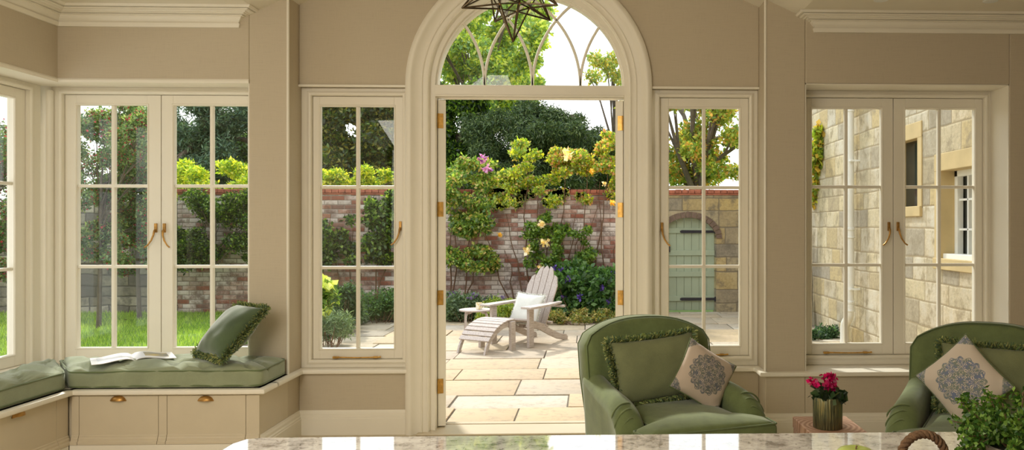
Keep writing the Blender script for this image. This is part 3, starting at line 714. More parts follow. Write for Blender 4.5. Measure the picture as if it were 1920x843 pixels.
# magazine
mg = thing('magazine', (X(250,4.68), 4.68, CZ+.137), 'open glossy magazine lying on the long bench cushion', 'magazine', R(33))
def page(sd, mat_, lift, nm):
    vs = []; fs = []; n = 12
    for i in range(n+1):
        t = i/n; x_ = sd*t*.205; z_ = lift + .012*math.sin(PI*min(1, t*1.3)**.7)*(1-t)**.5*1.4 - .004*t
        for y_ in (-.13, .13): vs.append((x_, y_, z_))
        for y_ in (-.13, .13): vs.append((x_, y_, z_-.004*(1-.3*t)))
    for i in range(n):
        a = i*4; b_ = a+4; fs += [(a, a+1, b_+1, b_), (a+2, b_+2, b_+3, a+3), (a, b_, b_+2, a+2), (a+1, a+3, b_+3, b_+1)]
    fs += [(0,2,3,1), (n*4, n*4+1, n*4+3, n*4+2)]
    q = MB(); q.add(vs, fs); return obj(nm, q, mat_, mg, smooth=40, world=False)
def pagemat(name, c1, c2, c3):
    m = NT(name); v = m.coords('Object'); f = m.noise(v, 14, 3); sp = m.n('SeparateXYZ'); m.l(v, sp.inputs[0])
    bx_ = m.n('Math', operation='COMPARE'); bx_.inputs[1].default_value = .115; bx_.inputs[2].default_value = .06
    ab = m.n('Math', operation='ABSOLUTE'); m.l(sp.outputs[0], ab.inputs[0]); m.l(ab.outputs[0], bx_.inputs[0])
    by_ = m.n('Math', operation='COMPARE'); by_.inputs[1].default_value = .02; by_.inputs[2].default_value = .08; m.l(sp.outputs[1], by_.inputs[0])
    mu = m.n('Math', operation='MULTIPLY'); m.l(bx_.outputs[0], mu.inputs[0]); m.l(by_.outputs[0], mu.inputs[1])
    pic = m.ramp(f, [(.35, c1), (.5, c2), (.65, c3)]); m.base(m.mix(mu.outputs[0], srgb(236,234,236), pic)); m.rough(.35); return m.m
M['page_a'] = pagemat('page_print_pale', srgb(214,214,222), srgb(230,228,230), srgb(200,206,216))
M['page_b'] = pagemat('page_print_photo', srgb(96,104,112), srgb(150,140,110), srgb(196,170,80))
page(-1, M['page_a'], .0, 'page_block'); page(1, M['page_b'], .0, 'page_block')

# ------------------------------------------------------------------ armchairs
def armchair(loc, rz, label):
    root = thing('armchair', loc, label, 'armchair', rz)
    W2 = .34; fab = M['green_fab']; K = dict(world=False)
    # backrest outline in x / s plane (s along leaning back)
    ol = []
    top = lambda u: .585 - .10*abs(u)**2.6
    ol += [(-W2*.93, 0.0)] + [(-W2*(.93+.07*min(1, k/5)), .06*k) for k in range(1, 8)]
    for k in range(0, 25):
        u = -1+2*k/24; ol.append((W2*u*1.0, top(u) - (.03 if abs(u) > .99 else 0)))
    ol += [(W2*(.93+.07*min(1, k/5)), .06*k) for k in range(7, 0, -1)] + [(W2*.93, 0.0)] + [(W2*u, 0) for u in (.6, .3, 0, -.3, -.6)]
    lean = R(11)
    def mpb(a, s_, c_):
        cc = c_ - .03*(1-(a/W2)**2) if c_ > 0 else c_
        return Vector((a, .21 + s_*math.sin(lean) - cc*math.cos(lean)*-1*-1, .27 + s_*math.cos(lean) + cc*math.sin(lean)*.2))
    q = MB(); q.pad(ol, .15, mpb, rnd=.035, bulge=.012, rings=8)
    obj('backrest', q, fab, root, smooth=70, **K)
    q = MB()
    for side in (.068, -.068):
        pp = [mpb(a*.985, s_*.995 if s_ > .1 else s_, side) for a, s_ in ol if s_ > .02]
        q.tube(pp, .0032, 6)
    obj('piping', q, M['pipe_fab'], root, smooth=60, **K)
    # arms
    ys = [.30, .24, .16, .08, 0, -.08, -.14, -.19, -.23, -.262, -.285, -.30, -.306]
    zs = [.600, .592, .575, .562, .552, .545, .537, .522, .498, .462, .415, .35, .28]
    for sd in (-1, 1):
        rings = []
        for i, (y_, zt) in enumerate(zip(ys, zs)):
            t = i/(len(ys)-1); out = .345 + .03*min(1, t*1.4); inn = .235 - .0*t; wv_ = .006*math.sin(max(0, (i-6))*PI*.999) 
            zt_ = zt; rr = (out-inn)/2; cx_ = (out+inn)/2; zc = max(zt_-rr, .20)
            sec = [(out-.022, .10), (out-.020, .22), (out-.012, (zc+.22)/2), (out-.002, zc-.01)]
            for k in range(0, 9):
                th = PI*k/8; sec.append((cx_+rr*math.cos(th), zc+(zt_-zc)*math.sin(th)))
            sec += [(inn+.004, zc-.03), (inn+.012, (zc+.2)/2), (inn+.014, .22), (inn+.014, .10)]
            rings.append([(sd*a, y_, b_) for a, b_ in sec])
        # front closing rings
        cxm = .30; last = rings[-1]
        for f_, dy in ((.8, -.010), (.45, -.014), (.05, -.015)):
            rings.append([(sd*cxm + (p[0]-sd*cxm)*f_, p[1]+dy, .19+(p[2]-.19)*(f_*.9+.1 if f_ > .3 else f_)) for p in last])
        n = len(rings[0]); q = MB(); vs = [p for r_ in rings for p in r_]; fs = []
        for i in range(len(rings)-1):
            for j in range(n): fs.append((i*n+j, i*n+(j+1) % n, (i+1)*n+(j+1) % n, (i+1)*n+j))
        fs += [tuple(range(n)), tuple((len(rings)-1)*n+j for j in range(n))]
        q.add(vs, fs); arm = obj('arm', q, fab, root, smooth=80, sub=2, **K)
        # pleats fanning over the front roll
        q = MB()
        for k in range(4):
            y_ = -.185-.033*k; zt = np.interp(-y_, [-a for a in ys], zs); rr = .068; cx_ = .305
            pp = []
            for th in np.linspace(R(8), R(112), 12):
                pp.append((sd*(cx_+rr*1.03*math.cos(th)), y_ - .012*math.cos(th) , zt-rr+rr*1.02*math.sin(th)-.001 - .016*k*abs(math.cos(th))))
            q.tube(pp, [.001]+[.0042]*10+[.001], 6)
        obj('pleat', q, fab, arm, smooth=60, **K)
    # base
    q = MB(); q.pad(poly_outline([(-.31,-.335),(.31,-.335),(.31,.27),(-.31,.27)], 6, .03), .20, lambda a, b_, c_: Vector((a, b_, .21+c_)), rnd=.02, bulge=0, rings=3)
    obj('seat_base', q, fab, root, smooth=60, **K)
    # T seat cushion
    cz = .375
    ol = poly_outline([(-.315,-.44),(.315,-.44),(.33,-.325),(.225,-.31),(.225,.15),(-.225,.15),(-.225,-.31),(-.33,-.325)], 6, .016)
    q = MB(); q.pad(ol, .115, lambda a, b_, c_: Vector((a, b_, cz+c_ + (.012*math.cos(a*4) if c_ > 0 else 0))), rnd=.022, bulge=.022, rings=8)
    obj('seat_cushion', q, fab, root, smooth=75, **K)
    for zz in (.052, -.052):
        q = MB(); q.tube([(a*.995, b_*.995, cz+zz+.008) for a, b_ in ol], .0042, 6, closed=True); obj('piping', q, M['pipe_fab'], root, smooth=60, **K)
    for sx_ in (-1, 1):
        for sy_ in (-.29, .24):
            q = MB(); q.lathe([(.014,0),(.016,.03),(.022,.08),(.024,.115)], (sx_*.27, sy_, .0), 14); obj('leg', q, M['woodblock'], root, smooth=50, **K)
    return root
A1, A2 = (.375, 3.79, 0), (1.72, 3.45, 0)
armchair(A1, R(20), 'green upholstered armchair nearest the open door')
armchair(A2, R(-30), 'green upholstered armchair under the right hand window')
def chair_pt(A, rz, p): return Matrix.Translation(Vector(A)) @ Matrix.Rotation(rz, 4, 'Z') @ Vector(p)
def chair_dir(rz, d): return Matrix.Rotation(rz, 3, 'Z') @ Vector(d)
def chair_pillow(A, rz, p, rt, up, *a, **k): return pillow('throw_cushion', chair_pt(A, rz, p), chair_dir(rz, rt), chair_dir(rz, up), *a, **k)
r1 = R(20)
chair_pillow(A1, r1, (-.03, .085, .615), (1,.05,.06), (.0,.30,1), .46, .30, .12, M['olive_fab'], 'rectangular olive cushion with bushy fringe on the armchair nearest the door', fringe=GF)
chair_pillow(A1, r1, (.16, -.04, .585), (.85,-.18,-.55), (.50,.30,.80), .27, .27, .11, M['print_dark'], 'small beige cushion with slate medallion print on the left armchair', piping=M['pipe_fab'])
r2 = R(-30)
chair_pillow(A2, r2, (.05, .085, .615), (1,0,-.02), (0,.28,1), .48, .30, .12, M['olive_fab'], 'rectangular olive cushion with bushy fringe on the armchair at right', fringe=GF)
chair_pillow(A2, r2, (-.075, -.06, .625), (.72,.0,.69), (-.69,.25,.70), .29, .29, .10, M['print'], 'small beige cushion with blue medallion print on the right armchair', piping=M['pipe_fab'])

# ------------------------------------------------------------------ side table, cyclamen
ST = .42
st = thing('side_table', (1.06, 3.50, 0), 'square timber block side table between the armchairs', 'side table')
q = MB(); q.box(.935, 1.185, 3.33, 3.68, ST-.05, ST); obj('table_top', q, M['woodblock'], st, bevel=.004)
q = MB()
for k in range(5): q.box(.938+k*.0494, .938+k*.0494+.0464, 3.333, 3.677, .0, ST-.051)
obj('block_body', q, M['woodblock'], st, bevel=.003)
pc = Vector((X(1553, 3.46), 3.47, ST))
pot = thing('potted_cyclamen', pc, 'magenta cyclamen in a ribbed bronze pot on the block table', 'potted plant')
m = NT('ribbed_bronze_glaze'); v = m.coords('Object', (200,200,14)); f = m.noise(v, 1, 5)
m.base(m.ramp(f, [(.35, srgb(70,74,54)), (.5, srgb(112,114,84)), (.66, srgb(150,138,88))])); m.rough(.35); m.b.inputs['Metallic'].default_value = .5; M['ribpot'] = m.m
q = MB(); q.lathe([(.058,0),(.062,.004),(.063,.13),(.060,.136),(.055,.132),(.053,.11),(.0,.108)], (0,0,0), 120, .014, 30); obj('pot', q, M['ribpot'], pot, smooth=50, world=False)
q = MB(); q.lathe([(.052,.105),(.04,.112),(0,.115)], (0,0,0), 20); obj('soil', q, M['soil'], pot, world=False)
V, Fq, C = leaves([(0,0,.145,.062,.062,.028,1)], 150, .036, [(36,58,34),(58,84,52),(96,116,86),(30,48,30)], aspect=.95, flat=.4)
quadmesh('leaves', V, Fq, C, M['leaf'], pot, world=False)
for fc_, nn_ in (((-.065,-.01,.200,.016,.016,.016,1), 34), ((.000,.004,.220,.018,.016,.016,1), 40), ((.022,-.004,.210,.016,.014,.014,1), 30), ((.02,-.015,.180,.014,.012,.014,1), 26), ((-.008,-.02,.186,.014,.012,.014,1), 26)):
    V, Fq, C = leaves([fc_], nn_, .021, [(186,14,98),(214,30,120),(150,8,80)], aspect=.8); quadmesh('flower', V, Fq, C, M['petal'], pot, world=False)
q = MB()
for a in ((-.062,-.01,.2),(.01,0,.215),(.02,-.015,.18),(-.01,-.01,.2)): q.tube([(a[0]*.2, a[1]*.2, .11), (a[0]*.6, a[1]*.6, .16), a], .0015, 5)
obj('stem', q, M['stem'], pot, world=False)

# ------------------------------------------------------------------ island worktop and things on it
WT = .93; YE = 1.425; XE = X(452, YE)
isl = thing('kitchen_island', (1.0, .95, 0), 'kitchen island with pale speckled granite worktop in the foreground', 'kitchen island')
cor = [(XE+.035, YE), (XE+.012, YE-.010), (XE, YE-.04)]
q = MB(); q.prism([(p[0], p[1], WT-.04) for p in cor] + [(XE, .42, WT-.04), (2.6, .42, WT-.04), (2.6, YE, WT-.04)], (0,0,.04)); obj('worktop', q, M['granite'], isl, bevel=.004)
q = MB(); q.box(XE+.04, 2.56, .50, YE-.04, .08, WT-.0405); obj('cabinet', q, M['drawer'], isl, bevel=.003)
q = MB(); q.box(XE+.08, 2.5, .54, YE-.08, 0, .08); obj('plinth', q, M['drawer'], isl)

bp = Vector((X(1727, 1.24), 1.24, WT))
bk = thing('basket_tray', bp, 'brown woven tray with arched rope handle on the worktop', 'basket')
q = MB()
for k in range(2): q.tube([((.10)*math.cos(t), -.10 + .095*math.sin(t), .006+.008*k) for t in np.linspace(0, 2*PI, 48, endpoint=False)], .0055, 7, closed=True)
q.lathe([(.095,.0),(.095,.006),(.0,.006)], (0,-.10,0), 32); obj('tray', q, M['wicker'], bk, smooth=50, world=False)
q = MB(); base_ = [(.036*math.cos(t), -.008, .006+.040*math.sin(t)) for t in np.linspace(R(-20), R(200), 90)]
for ph in (0, 2*PI/3, 4*PI/3):
    pp = []
    for i, p in enumerate(base_):
        t = R(-20)+R(220)*i/89; a = ph + i*.42; rr = .0036; pp.append((p[0]+rr*math.cos(a)*math.cos(t), p[1]+rr*math.sin(a), p[2]+rr*math.cos(a)*math.sin(t)))
    q.tube(pp, .0038, 7)
obj('rope_handle', q, M['rope'], bk, smooth=60, world=False)
for i, (px, yy_, s_) in enumerate(((1604, 1.12, 1),)):
    pr = [(.003,.055),(.012,.058),(.022,.055),(.030,.046),(.033,.033),(.030,.018),(.022,.006),(.01,.001),(.002,.003)]
    q = MB(); q.lathe([(a, b_) for a, b_ in reversed(pr)], (0,0,0), 28); ap = thing('green_apple', (X(px, yy_), yy_, WT), 'pale green apple on the worktop beside the rope handle', 'fruit')
    obj('apple_body', q, M['apple'], ap, smooth=70, world=False); q = MB(); q.tube([(0,0,.050),(.001,0,.058),(.002,0,.060)], .0013, 5); obj('stalk', q, M['stem'], ap, world=False)
hp = Vector((.622, 1.14, WT))
hb = thing('potted_herb', hp, 'bushy green potted herb at the right end of the worktop', 'potted plant')
q = MB(); q.lathe([(.035,0),(.04,.004),(.046,.05),(.043,.052),(.04,.045),(0,.044)], (0,0,0), 28); obj('pot', q, M['terracotta'], hb, smooth=50, world=False)
stems = MB(); cen = []
for k in range(120):
    a = rng.random()*2*PI; r_ = .02+.07*rng.random()**.6; top = Vector((r_*math.cos(a), r_*math.sin(a), (.072+.052*rng.random() if k < 75 else .03+.05*rng.random())-.35*max(0,r_-.06)))
    mid = Vector((top.x*.5, top.y*.5, .07)); stems.tube([(0+top.x*.15,0+top.y*.15,.045), mid, top], .0008, 4)
    for s_ in np.linspace(.35, 1, 7): p = mid.lerp(top, s_) if s_ > .4 else mid; cen.append((p.x, p.y, p.z, .007,.007,.007, 1))
obj('stems', stems, M['stem'], hb, world=False)
V, Fq, C = leaves(cen, 6500, .0085, [(70,104,38),(92,128,50),(50,84,30),(120,152,72)], aspect=.6)
quadmesh('leaves', V, Fq, C, M['leaf'], hb, world=False)

# ------------------------------------------------------------------ star pendant
SC_ = at(962, -27, 2.4); RS = .168
pl = thing('star_pendant', SC_, 'bronze framed glass star pendant hanging before the arch', 'pendant light')
phi = (1+5**.5)/2
ico = [Vector(p).normalized() for p in [(-1,phi,0),(1,phi,0),(-1,-phi,0),(1,-phi,0),(0,-1,phi),(0,1,phi),(0,-1,-phi),(0,1,-phi),(phi,0,-1),(phi,0,1),(-phi,0,-1),(-phi,0,1)]]
rot = ico[0].rotation_difference(Vector((0,0,-1))); rot2 = Matrix.Rotation(R(14), 3, 'Z')
ico = [rot2 @ (rot @ p) for p in ico]
frm = MB(); gls = MB(); knob = MB(); rho = RS/2.08; seen = []
def dverts():
    out = []
    for i in range(12):
        for j in range(i+1, 12):
            for k in range(j+1, 12):
                if ico[i].dot(ico[j]) > .4 and ico[j].dot(ico[k]) > .4 and ico[i].dot(ico[k]) > .4: out.append((frozenset((i,j,k)), (ico[i]+ico[j]+ico[k]).normalized()*rho))
    return out
dv = dverts()
for i in range(12):
    tip = ico[i]*RS; ring = [p for s_, p in dv if i in s_]
    for p in ring:
        frm.tube([tip, p], .0026, 6)
    c_ = ico[i]; e1 = (ring[0]-c_*ring[0].dot(c_)).normalized(); e2 = c_.cross(e1); ring.sort(key=lambda p: math.atan2(p.dot(e2), p.dot(e1)))
    for a, b_ in zip(ring, ring[1:]+ring[:1]):
        frm.tube([a, b_], .0022, 6) ; gls.add([tip, a, b_], [(0,1,2)])
for s_, p in dv: kb_ = MB(); kb_.lathe([(0,-.005),(.005,0),(0,.005)], p, 8); obj('joint_knob', kb_, M['brass'], pl, world=False)
obj('frame', frm, M['bronze'], pl, world=False, smooth=60); obj('glass', gls, M['glass'], pl, world=False)
q = MB(); zc_ = vault(SC_.x) - SC_.z; q.tube([(0,0,RS-.01),(0,0,zc_-.03)], .004, 8); q.lathe([(.05,zc_-.03),(.05,zc_-.004),(.03,zc_+.01)], (0,0,0), 20); obj('ceiling_rod', q, M['bronze'], pl, world=False)
q = MB(); q.lathe([(.0,-.03),(.012,-.02),(.014,.01),(.008,.05)], (0,0,0), 12); obj('bulb', q, M['stoneware'], pl, world=False)
# recessed ceiling lights
for i, (px, lab) in enumerate(((1652, 'recessed ceiling spotlight nearer the star pendant'), (1857, 'recessed ceiling spotlight at the far right'))):
    dl = thing('ceiling_spotlight', (X(px, 4.53), 4.53, ZC), lab, 'ceiling light')
    q = MB(); q.lathe([(.030,-.001),(.040,-.001),(.042,-.004),(.040,-.006),(.030,-.006)], (0,0,0), 28); obj('bezel', q, M['whitepaint'], dl, world=False)
    q = MB(); q.lathe([(.029,-.004),(.0,-.0035)], (0,0,0), 24); obj('lens', q, M['lens'], dl, world=False)

# ================================================================== OUTDOORS
GZ = -.17; YW = 13.7
q = MB(); q.box(-40, 40, 5.32, 60, -.5, GZ-.05); struct(obj('ground', q, M['lawn']), 'short green lawn beyond the corner windows', 'lawn')
q = MB(); q.box(-20, -4.3, 5.4, YW-.05, GZ-.05, GZ+.03); struct(obj('lawn', q, M['lawn']), 'sunny mown lawn outside the bench windows', 'lawn')
n = 60000; gy = 7.2 + (YW-7.3)*rng.random(n)**1.3; gxx = -4.32 - 9.5*rng.random(n)*(gy/13.7); hh = .035+.03*rng.random(n)
B_ = np.stack([gxx, gy, np.full(n, GZ+.028)], 1); sd_ = rng.normal(size=(n,3)); sd_[:,2] = 0; sd_ /= np.linalg.norm(sd_, axis=1)[:,None]; tp_ = B_ + np.stack([rng.normal(size=n)*.015, rng.normal(size=n)*.015, hh], 1)
V_ = np.stack([B_-sd_*.004, B_+sd_*.004, tp_+sd_*.001, tp_-sd_*.001], 1).reshape(-1,3)
gc = np.array([lin(c_) for c_ in [(150,180,72),(126,158,58),(170,190,92),(104,136,48)]])[rng.integers(0,4,n)]*(.8+.4*rng.random(n))[:,None]
gr_ = quadmesh('grass', V_, np.arange(4*n).reshape(n,4), np.repeat(gc,4,0), M['leaf']); tag(gr_, 'short sunny grass blades of the lawn outside the bench windows', 'grass', kind='stuff')
q = MB(); q.box(-4.3, -3.45, 5.4, YW, GZ-.05, GZ-.0); q.box(-4.3, 1.0, 12.9, YW, GZ-.05, GZ+.012); struct(obj('flower_bed', q, M['soil']), 'dark soil bed along the patio edge', 'flower bed')
# paving
rows = [5.33,5.95,6.52,7.02,7.71,8.28,8.92,9.5,10.12,10.8,11.4,12.05,12.9,13.45,YW]
V=[]; Fq=[]; C=[]
for a, b_ in zip(rows, rows[1:]):
    x = -3.42 + rng.random()*.2 - .2 if False else -3.42; first = True
    while x < 3.9:
        w_ = .42+.62*rng.random() if not first else .3+.5*rng.random(); first = False; x2 = min(3.95, x+w_)
        zt = GZ + .004*rng.normal(); g_ = .007; o_ = len(V)
        for (xx, yy_, zz) in ((x+g_,a+g_,zt),(x2-g_,a+g_,zt),(x2-g_,b_-g_,zt),(x+g_,b_-g_,zt),(x+g_,a+g_,GZ-.05),(x2-g_,a+g_,GZ-.05),(x2-g_,b_-g_,GZ-.05),(x+g_,b_-g_,GZ-.05)): V.append((xx,yy_,zz))
        c_ = [(192,178,154),(178,166,146),(200,182,150),(170,160,144),(188,166,130),(200,190,172)][rng.integers(6)]; cl = lin(c_)*(.9+.2*rng.random())
        C += [cl]*8; Fq += [(o_,o_+1,o_+2,o_+3),(o_,o_+4,o_+5,o_+1),(o_+1,o_+5,o_+6,o_+2),(o_+2,o_+6,o_+7,o_+3),(o_+3,o_+7,o_+4,o_)]
        x = x2
pv = quadmesh('patio_paving', np.array(V), np.array(Fq), np.array(C), M['paving'], bevel=.003); struct(pv, 'buff sandstone slab patio outside the open door', 'patio')
q = MB(); q.box(-3.45, 3.97, 5.33, YW, GZ-.05, GZ-.010); struct(obj('paving_bed', q, M['joint']), 'dark grit joints between the patio slabs', 'paving bed')
q = MB()
for k in range(9): q.box(-3.62+.003, -3.43, 5.4+k*.86, 5.4+k*.86+.85, GZ-.05, GZ+.01)
struct(obj('edging', q, M['path_grey'], bevel=.01), 'pale stone edging between patio and bed', 'edging')

# garden wall
ZT = Z(1000, 362, YW)
xs0 = X(333, YW); xs1 = X(1247, YW)
gx = X(1291, YW); gr = .48; zsp = Z(1291, 447, YW)
q = MB(); q.box(xs0, xs1, YW, YW+.35, GZ-.1, ZT-.0); struct(obj('garden_wall', q, M['brick']), 'old whitewashed brick garden wall behind the lounger', 'garden wall')
q = MB(); q.box(-24, xs0-.002, YW, YW+.4, GZ-.1, ZT-.15); struct(obj('garden_wall', q, M['rubble']), 'grey rubble stone wall at the end of the lawn', 'garden wall')
pts = [(xs1+.002, GZ-.1), (gx-gr, GZ-.1)] + [(gx-gr*math.cos(t), zsp+.36*math.sin(t)) for t in np.linspace(0, PI, 21)] + [(gx+gr, GZ-.1), (4.6, GZ-.1), (4.6, ZT), (xs1+.002, ZT)]
q = MB(); q.prism([(x_, YW, z_) for x_, z_ in pts], (0,.35,0)); struct(obj('garden_wall', q, M['lichen']), 'lichened stone wall around the green garden gate', 'garden wall')
q = MB(); x = xs0
while x < 4.6:
    q.box(x, x+.105, YW-.03, YW+.38, ZT+.001, ZT+.06+.008*rng.random()); x += .112
q.box(xs0, 4.6, YW-.015, YW+.36, ZT-.03, ZT+.001)
struct(obj('wall_coping', q, M['coping'], bevel=.008), 'red brick coping along the garden wall', 'coping')
# arch stones round gate
q = MB(); n = 17
for k in range(n):
    t0, t1 = PI*k/n+.012, PI*(k+1)/n-.012
    q.prism([(gx-(gr+o_)*math.cos(t), YW-.02, zsp+(.36+o_)*math.sin(t)) for t, o_ in ((t0,0),(t1,0),(t1,.10),(t0,.10))], (0,.15,0))
struct(obj('gate_arch', q, plain('dark_arch_brick', srgb(112,92,80), .9, var=.3, nscale=15)), 'dark brick arch over the garden gate', 'arch')
gt = thing('garden_gate', (gx, YW+.12, GZ), 'sage green arched plank gate with black strap hinges', 'gate')
ww = gr-.02; nb = 7; q = MB()
for k in range(nb):
    a = gx-ww+2*ww*k/nb+.0015; b_ = gx-ww+2*ww*(k+1)/nb-.0015; zz = lambda x_: zsp+.05+.35*math.sqrt(max(0, 1-((x_-gx)/gr)**2))
    q.prism([(a, YW+.10, GZ+.02), (b_, YW+.10, GZ+.02), (b_, YW+.10, zz(b_)), ((a+b_)/2, YW+.10, zz((a+b_)/2)), (a, YW+.10, zz(a))], (0,.03,0))
q.box(gx-ww, gx+ww, YW+.125, YW+.14, GZ+.02, zsp+.30)
obj('plank_panel', q, M['gate'], gt, bevel=.004)
for py in (432, 474, 514, 560, ):
    zz = Z(1290, py, YW); q = MB(); q.box(gx-ww, gx+ww, YW+.075, YW+.10, zz-.045, zz+.045); obj('ledge', q, M['gate'], gt, bevel=.004)
for py in (434, 561):
    zz = Z(1290, py, YW); q = MB(); xa, xb = X(1276, YW), gx+ww+.01; q.prism([(xa, YW+.062, zz-.014), (xa+.03, YW+.062, zz-.026), (xb, YW+.062, zz-.022), (xb, YW+.062, zz+.022), (xa+.03, YW+.062, zz+.026), (xa, YW+.062, zz+.014)], (0,.012,0)); q.tube([(xb,YW+.06,zz-.04),(xb,YW+.06,zz+.04)], .016, 8)
    obj('strap_hinge', q, M['iron'], gt, bevel=.002)
q = MB(); q.box(X(1254,YW)-.02, X(1254,YW)+.03, YW+.05, YW+.074, Z(1254,467,YW)-.05, Z(1254,467,YW)+.05); obj('latch', q, M['iron'], gt)

# ---------------- neighbouring stone house
XH = 3.32
hs = thing('stone_house', (XH+2, 9.2, GZ), 'honey stone house wall seen through the right window', 'house')
def yh(px): # Y on the house plane at pixel column
    lo, hi = 4.0, 16.0
    for _ in range(40):
        mid = (lo+hi)/2
        if X(px, mid) > XH: hi = mid
        else: lo = mid
    return lo
def hz(px, py): return Z(px, py, yh(px))
w1 = (yh(1722), yh(1684), hz(1705, 388), hz(1705, 262)); w2 = (yh(1840)-.35, yh(1764), hz(1790, 487), hz(1775, 318))
# wall made of panels round the two openings
def yz(mb, y0, y1, z0, z1, x0=XH, x1=XH+.3): mb.box(x0, x1, y0, y1, z0, z1)
q = MB(); T0 = 5.6
yz(q, 5.33, w2[0], GZ-.1, T0); yz(q, w2[0], w2[1], GZ-.1, w2[2]); yz(q, w2[0], w2[1], w2[3], T0); yz(q, w2[1], w1[0], GZ-.1, T0); yz(q, w1[0], w1[1], GZ-.1, w1[2]); yz(q, w1[0], w1[1], w1[3], T0); yz(q, w1[1], YW-.001, GZ-.1, T0)
obj('wall', q, M['ashlar'], hs)
q = MB(); q.box(XH+.3, XH+5, 5.33, YW, GZ, T0-.1); q.prism([(XH-.3,5.2,T0),(XH+5.3,5.2,T0),(XH+2.5,5.2,T0+2)], (0,8.6,0)); obj('roof', q, M['path_grey'], hs)
for (y0, y1, z0, z1), big in ((w1, False), (w2, True)):
    f = MB(); s_ = .10 if not big else .12
    yz(f, y0-s_, y0+.005, z0-.02, z1+.02, XH-.012, XH+.26); yz(f, y1-.005, y1+s_, z0-.02, z1+.02, XH-.012, XH+.26); yz(f, y0-s_, y1+s_, z1-.005, z1+.16, XH-.014, XH+.26); yz(f, y0-s_, y1+s_, z0-.10, z0+.005, XH-.03, XH+.26)
    wf = obj('window_surround', f, M['dressed'], hs, bevel=.006)
    g = MB(); yz(g, y0, y1, z0, z1, *((XH+.20, XH+.22) if big else (XH+.085, XH+.11))); obj('pane', g, M['darkglass'], wf)
    if big:
        f = MB(); yy0, yy1 = y0, y1
        yz(f, yy1-.06, yy1, z0, z1, XH+.13, XH+.19); yz(f, yy0, yy0+.06, z0, z1, XH+.13, XH+.19); yz(f, yy0, yy1, z1-.06, z1, XH+.13, XH+.19); yz(f, yy0, yy1, z0, z0+.05, XH+.02, XH+.19)
        for k in range(1, 5): yc = yy0+(yy1-yy0)*k/5; yz(f, yc-.012, yc+.012, z0, z1, XH+.15, XH+.19)
        for k in (1, 2): zc = z0+(z1-z0)*k/3; yz(f, yy0, yy1, zc-.010, zc+.010, XH+.15, XH+.19)
        obj('window_frame', f, M['whitepaint'], hs, bevel=.003)
# downpipe
dp = thing('drainpipe', (XH-.09, yh(1606), GZ), 'white drainpipe with an elbow on the stone wall', 'drainpipe')
yp = yh(1610)+.05; xp = XH-.10; ze = Z(1600, 598, yp); xo = .0
q = MB(); q.tube([(xp, yp, 5.4), (xp, yp, ze+.12), (xp, yp+.005, ze+.06), (xp, yp+.03, ze+.015), (xp, yp+.09, ze-.03), (xp, yp+.15, ze-.07), (xp, yp+.175, ze-.12), (xp, yp+.18, GZ)], .058, 18); obj('pipe', q, M['whitepaint'], dp, smooth=60)
for zz in (Z(1612,436,yp), Z(1612,573,yp), Z(1612,200,yp)):
    q = MB(); q.lathe([(.059,-.07),(.068,-.065),(.068,-.05),(.063,-.045),(.063,.03),(.070,.035),(.070,.06),(.059,.065)], (xp, yp, zz), 20); obj('collar', q, M['whitepaint'], dp, smooth=40)
for py in (302, 541):
    zz = Z(1612, py, yp); q = MB(); q.lathe([(.058,-.012),(.065,-.012),(.065,.012),(.058,.012)], (xp, yp, zz), 18); q.box(xp, XH, yp-.09, yp-.07, zz-.012, zz+.012); q.box(xp-.02, XH, yp-.1, yp-.06, zz-.010, zz+.010); obj('bracket', q, M['whitepaint'], dp)

# ---------------- Adirondack chair, footstool, table
def place_root(name, px, py, rz, label, cat):
    p = gnd(px, py, GZ); return thing(name, p, label, cat, rz)
AD = R(-33)
fr0 = gnd(990, 652, GZ); rdir = Matrix.Rotation(AD, 3, 'Z')
adc = fr0 - rdir @ Vector((.29, 0, 0)); adc.z = GZ
ad = thing('adirondack_chair', adc, 'weathered slatted garden lounge chair on the patio', 'garden chair', AD)
K = dict(world=False)
for sd in (-1, 1):
    q = MB(); q.box(sd*.29-.02, sd*.29+.02, -.0, .095, 0, .47); q.prism([(sd*.29-.013,.015,.47),(sd*.29-.013,.09,.47),(sd*.29-.013,.05,.33)], (.026+sd*0,0,0)); obj('leg', q, M['teak'], ad, bevel=.004, **K)
    # skid: seat rail running to the ground behind
    pts = [(.02,.25),(.06,.33),(.30,.27),(.52,.17),(.70,.10),(.86,.065),(.885,.04),(.885,0),(.80,0),(.66,.03),(.48,.10),(.28,.19),(.06,.24)]
    q = MB(); q.prism([(sd*.25-.014, y_, z_) for y_, z_ in pts], (.028,0,0)); obj('rail', q, M['teak'], ad, bevel=.004, **K)
    q = MB(); ar = [(.24,-.08),(.40,-.08),(.41,-.04),(.40,.30),(.36,.56),(.33,.66),(.27,.66),(.26,.40)]
    q.prism([(sd*a, y_, .475+.02*(y_+.08)) for a, y_ in ar], (0,0,.026)); obj('arm', q, M['teak'], ad, bevel=.004, **K)
q = MB()
for k in range(6):
    y_ = .015+k*.078; zz = .322-(k*.078)*.28 if k else .315; q.bar((-.262, y_+.03, zz+.012), (.262, y_+.03, zz+.012), .068, .022, (0,.27,1))
obj('seat', q, M['teak'], ad, bevel=.003, **K)
tops = [.70,.80,.86,.88,.86,.80,.70]; q = MB(); tilt = R(24); nB = 5; tp = [.72,.84,.88,.84,.72]
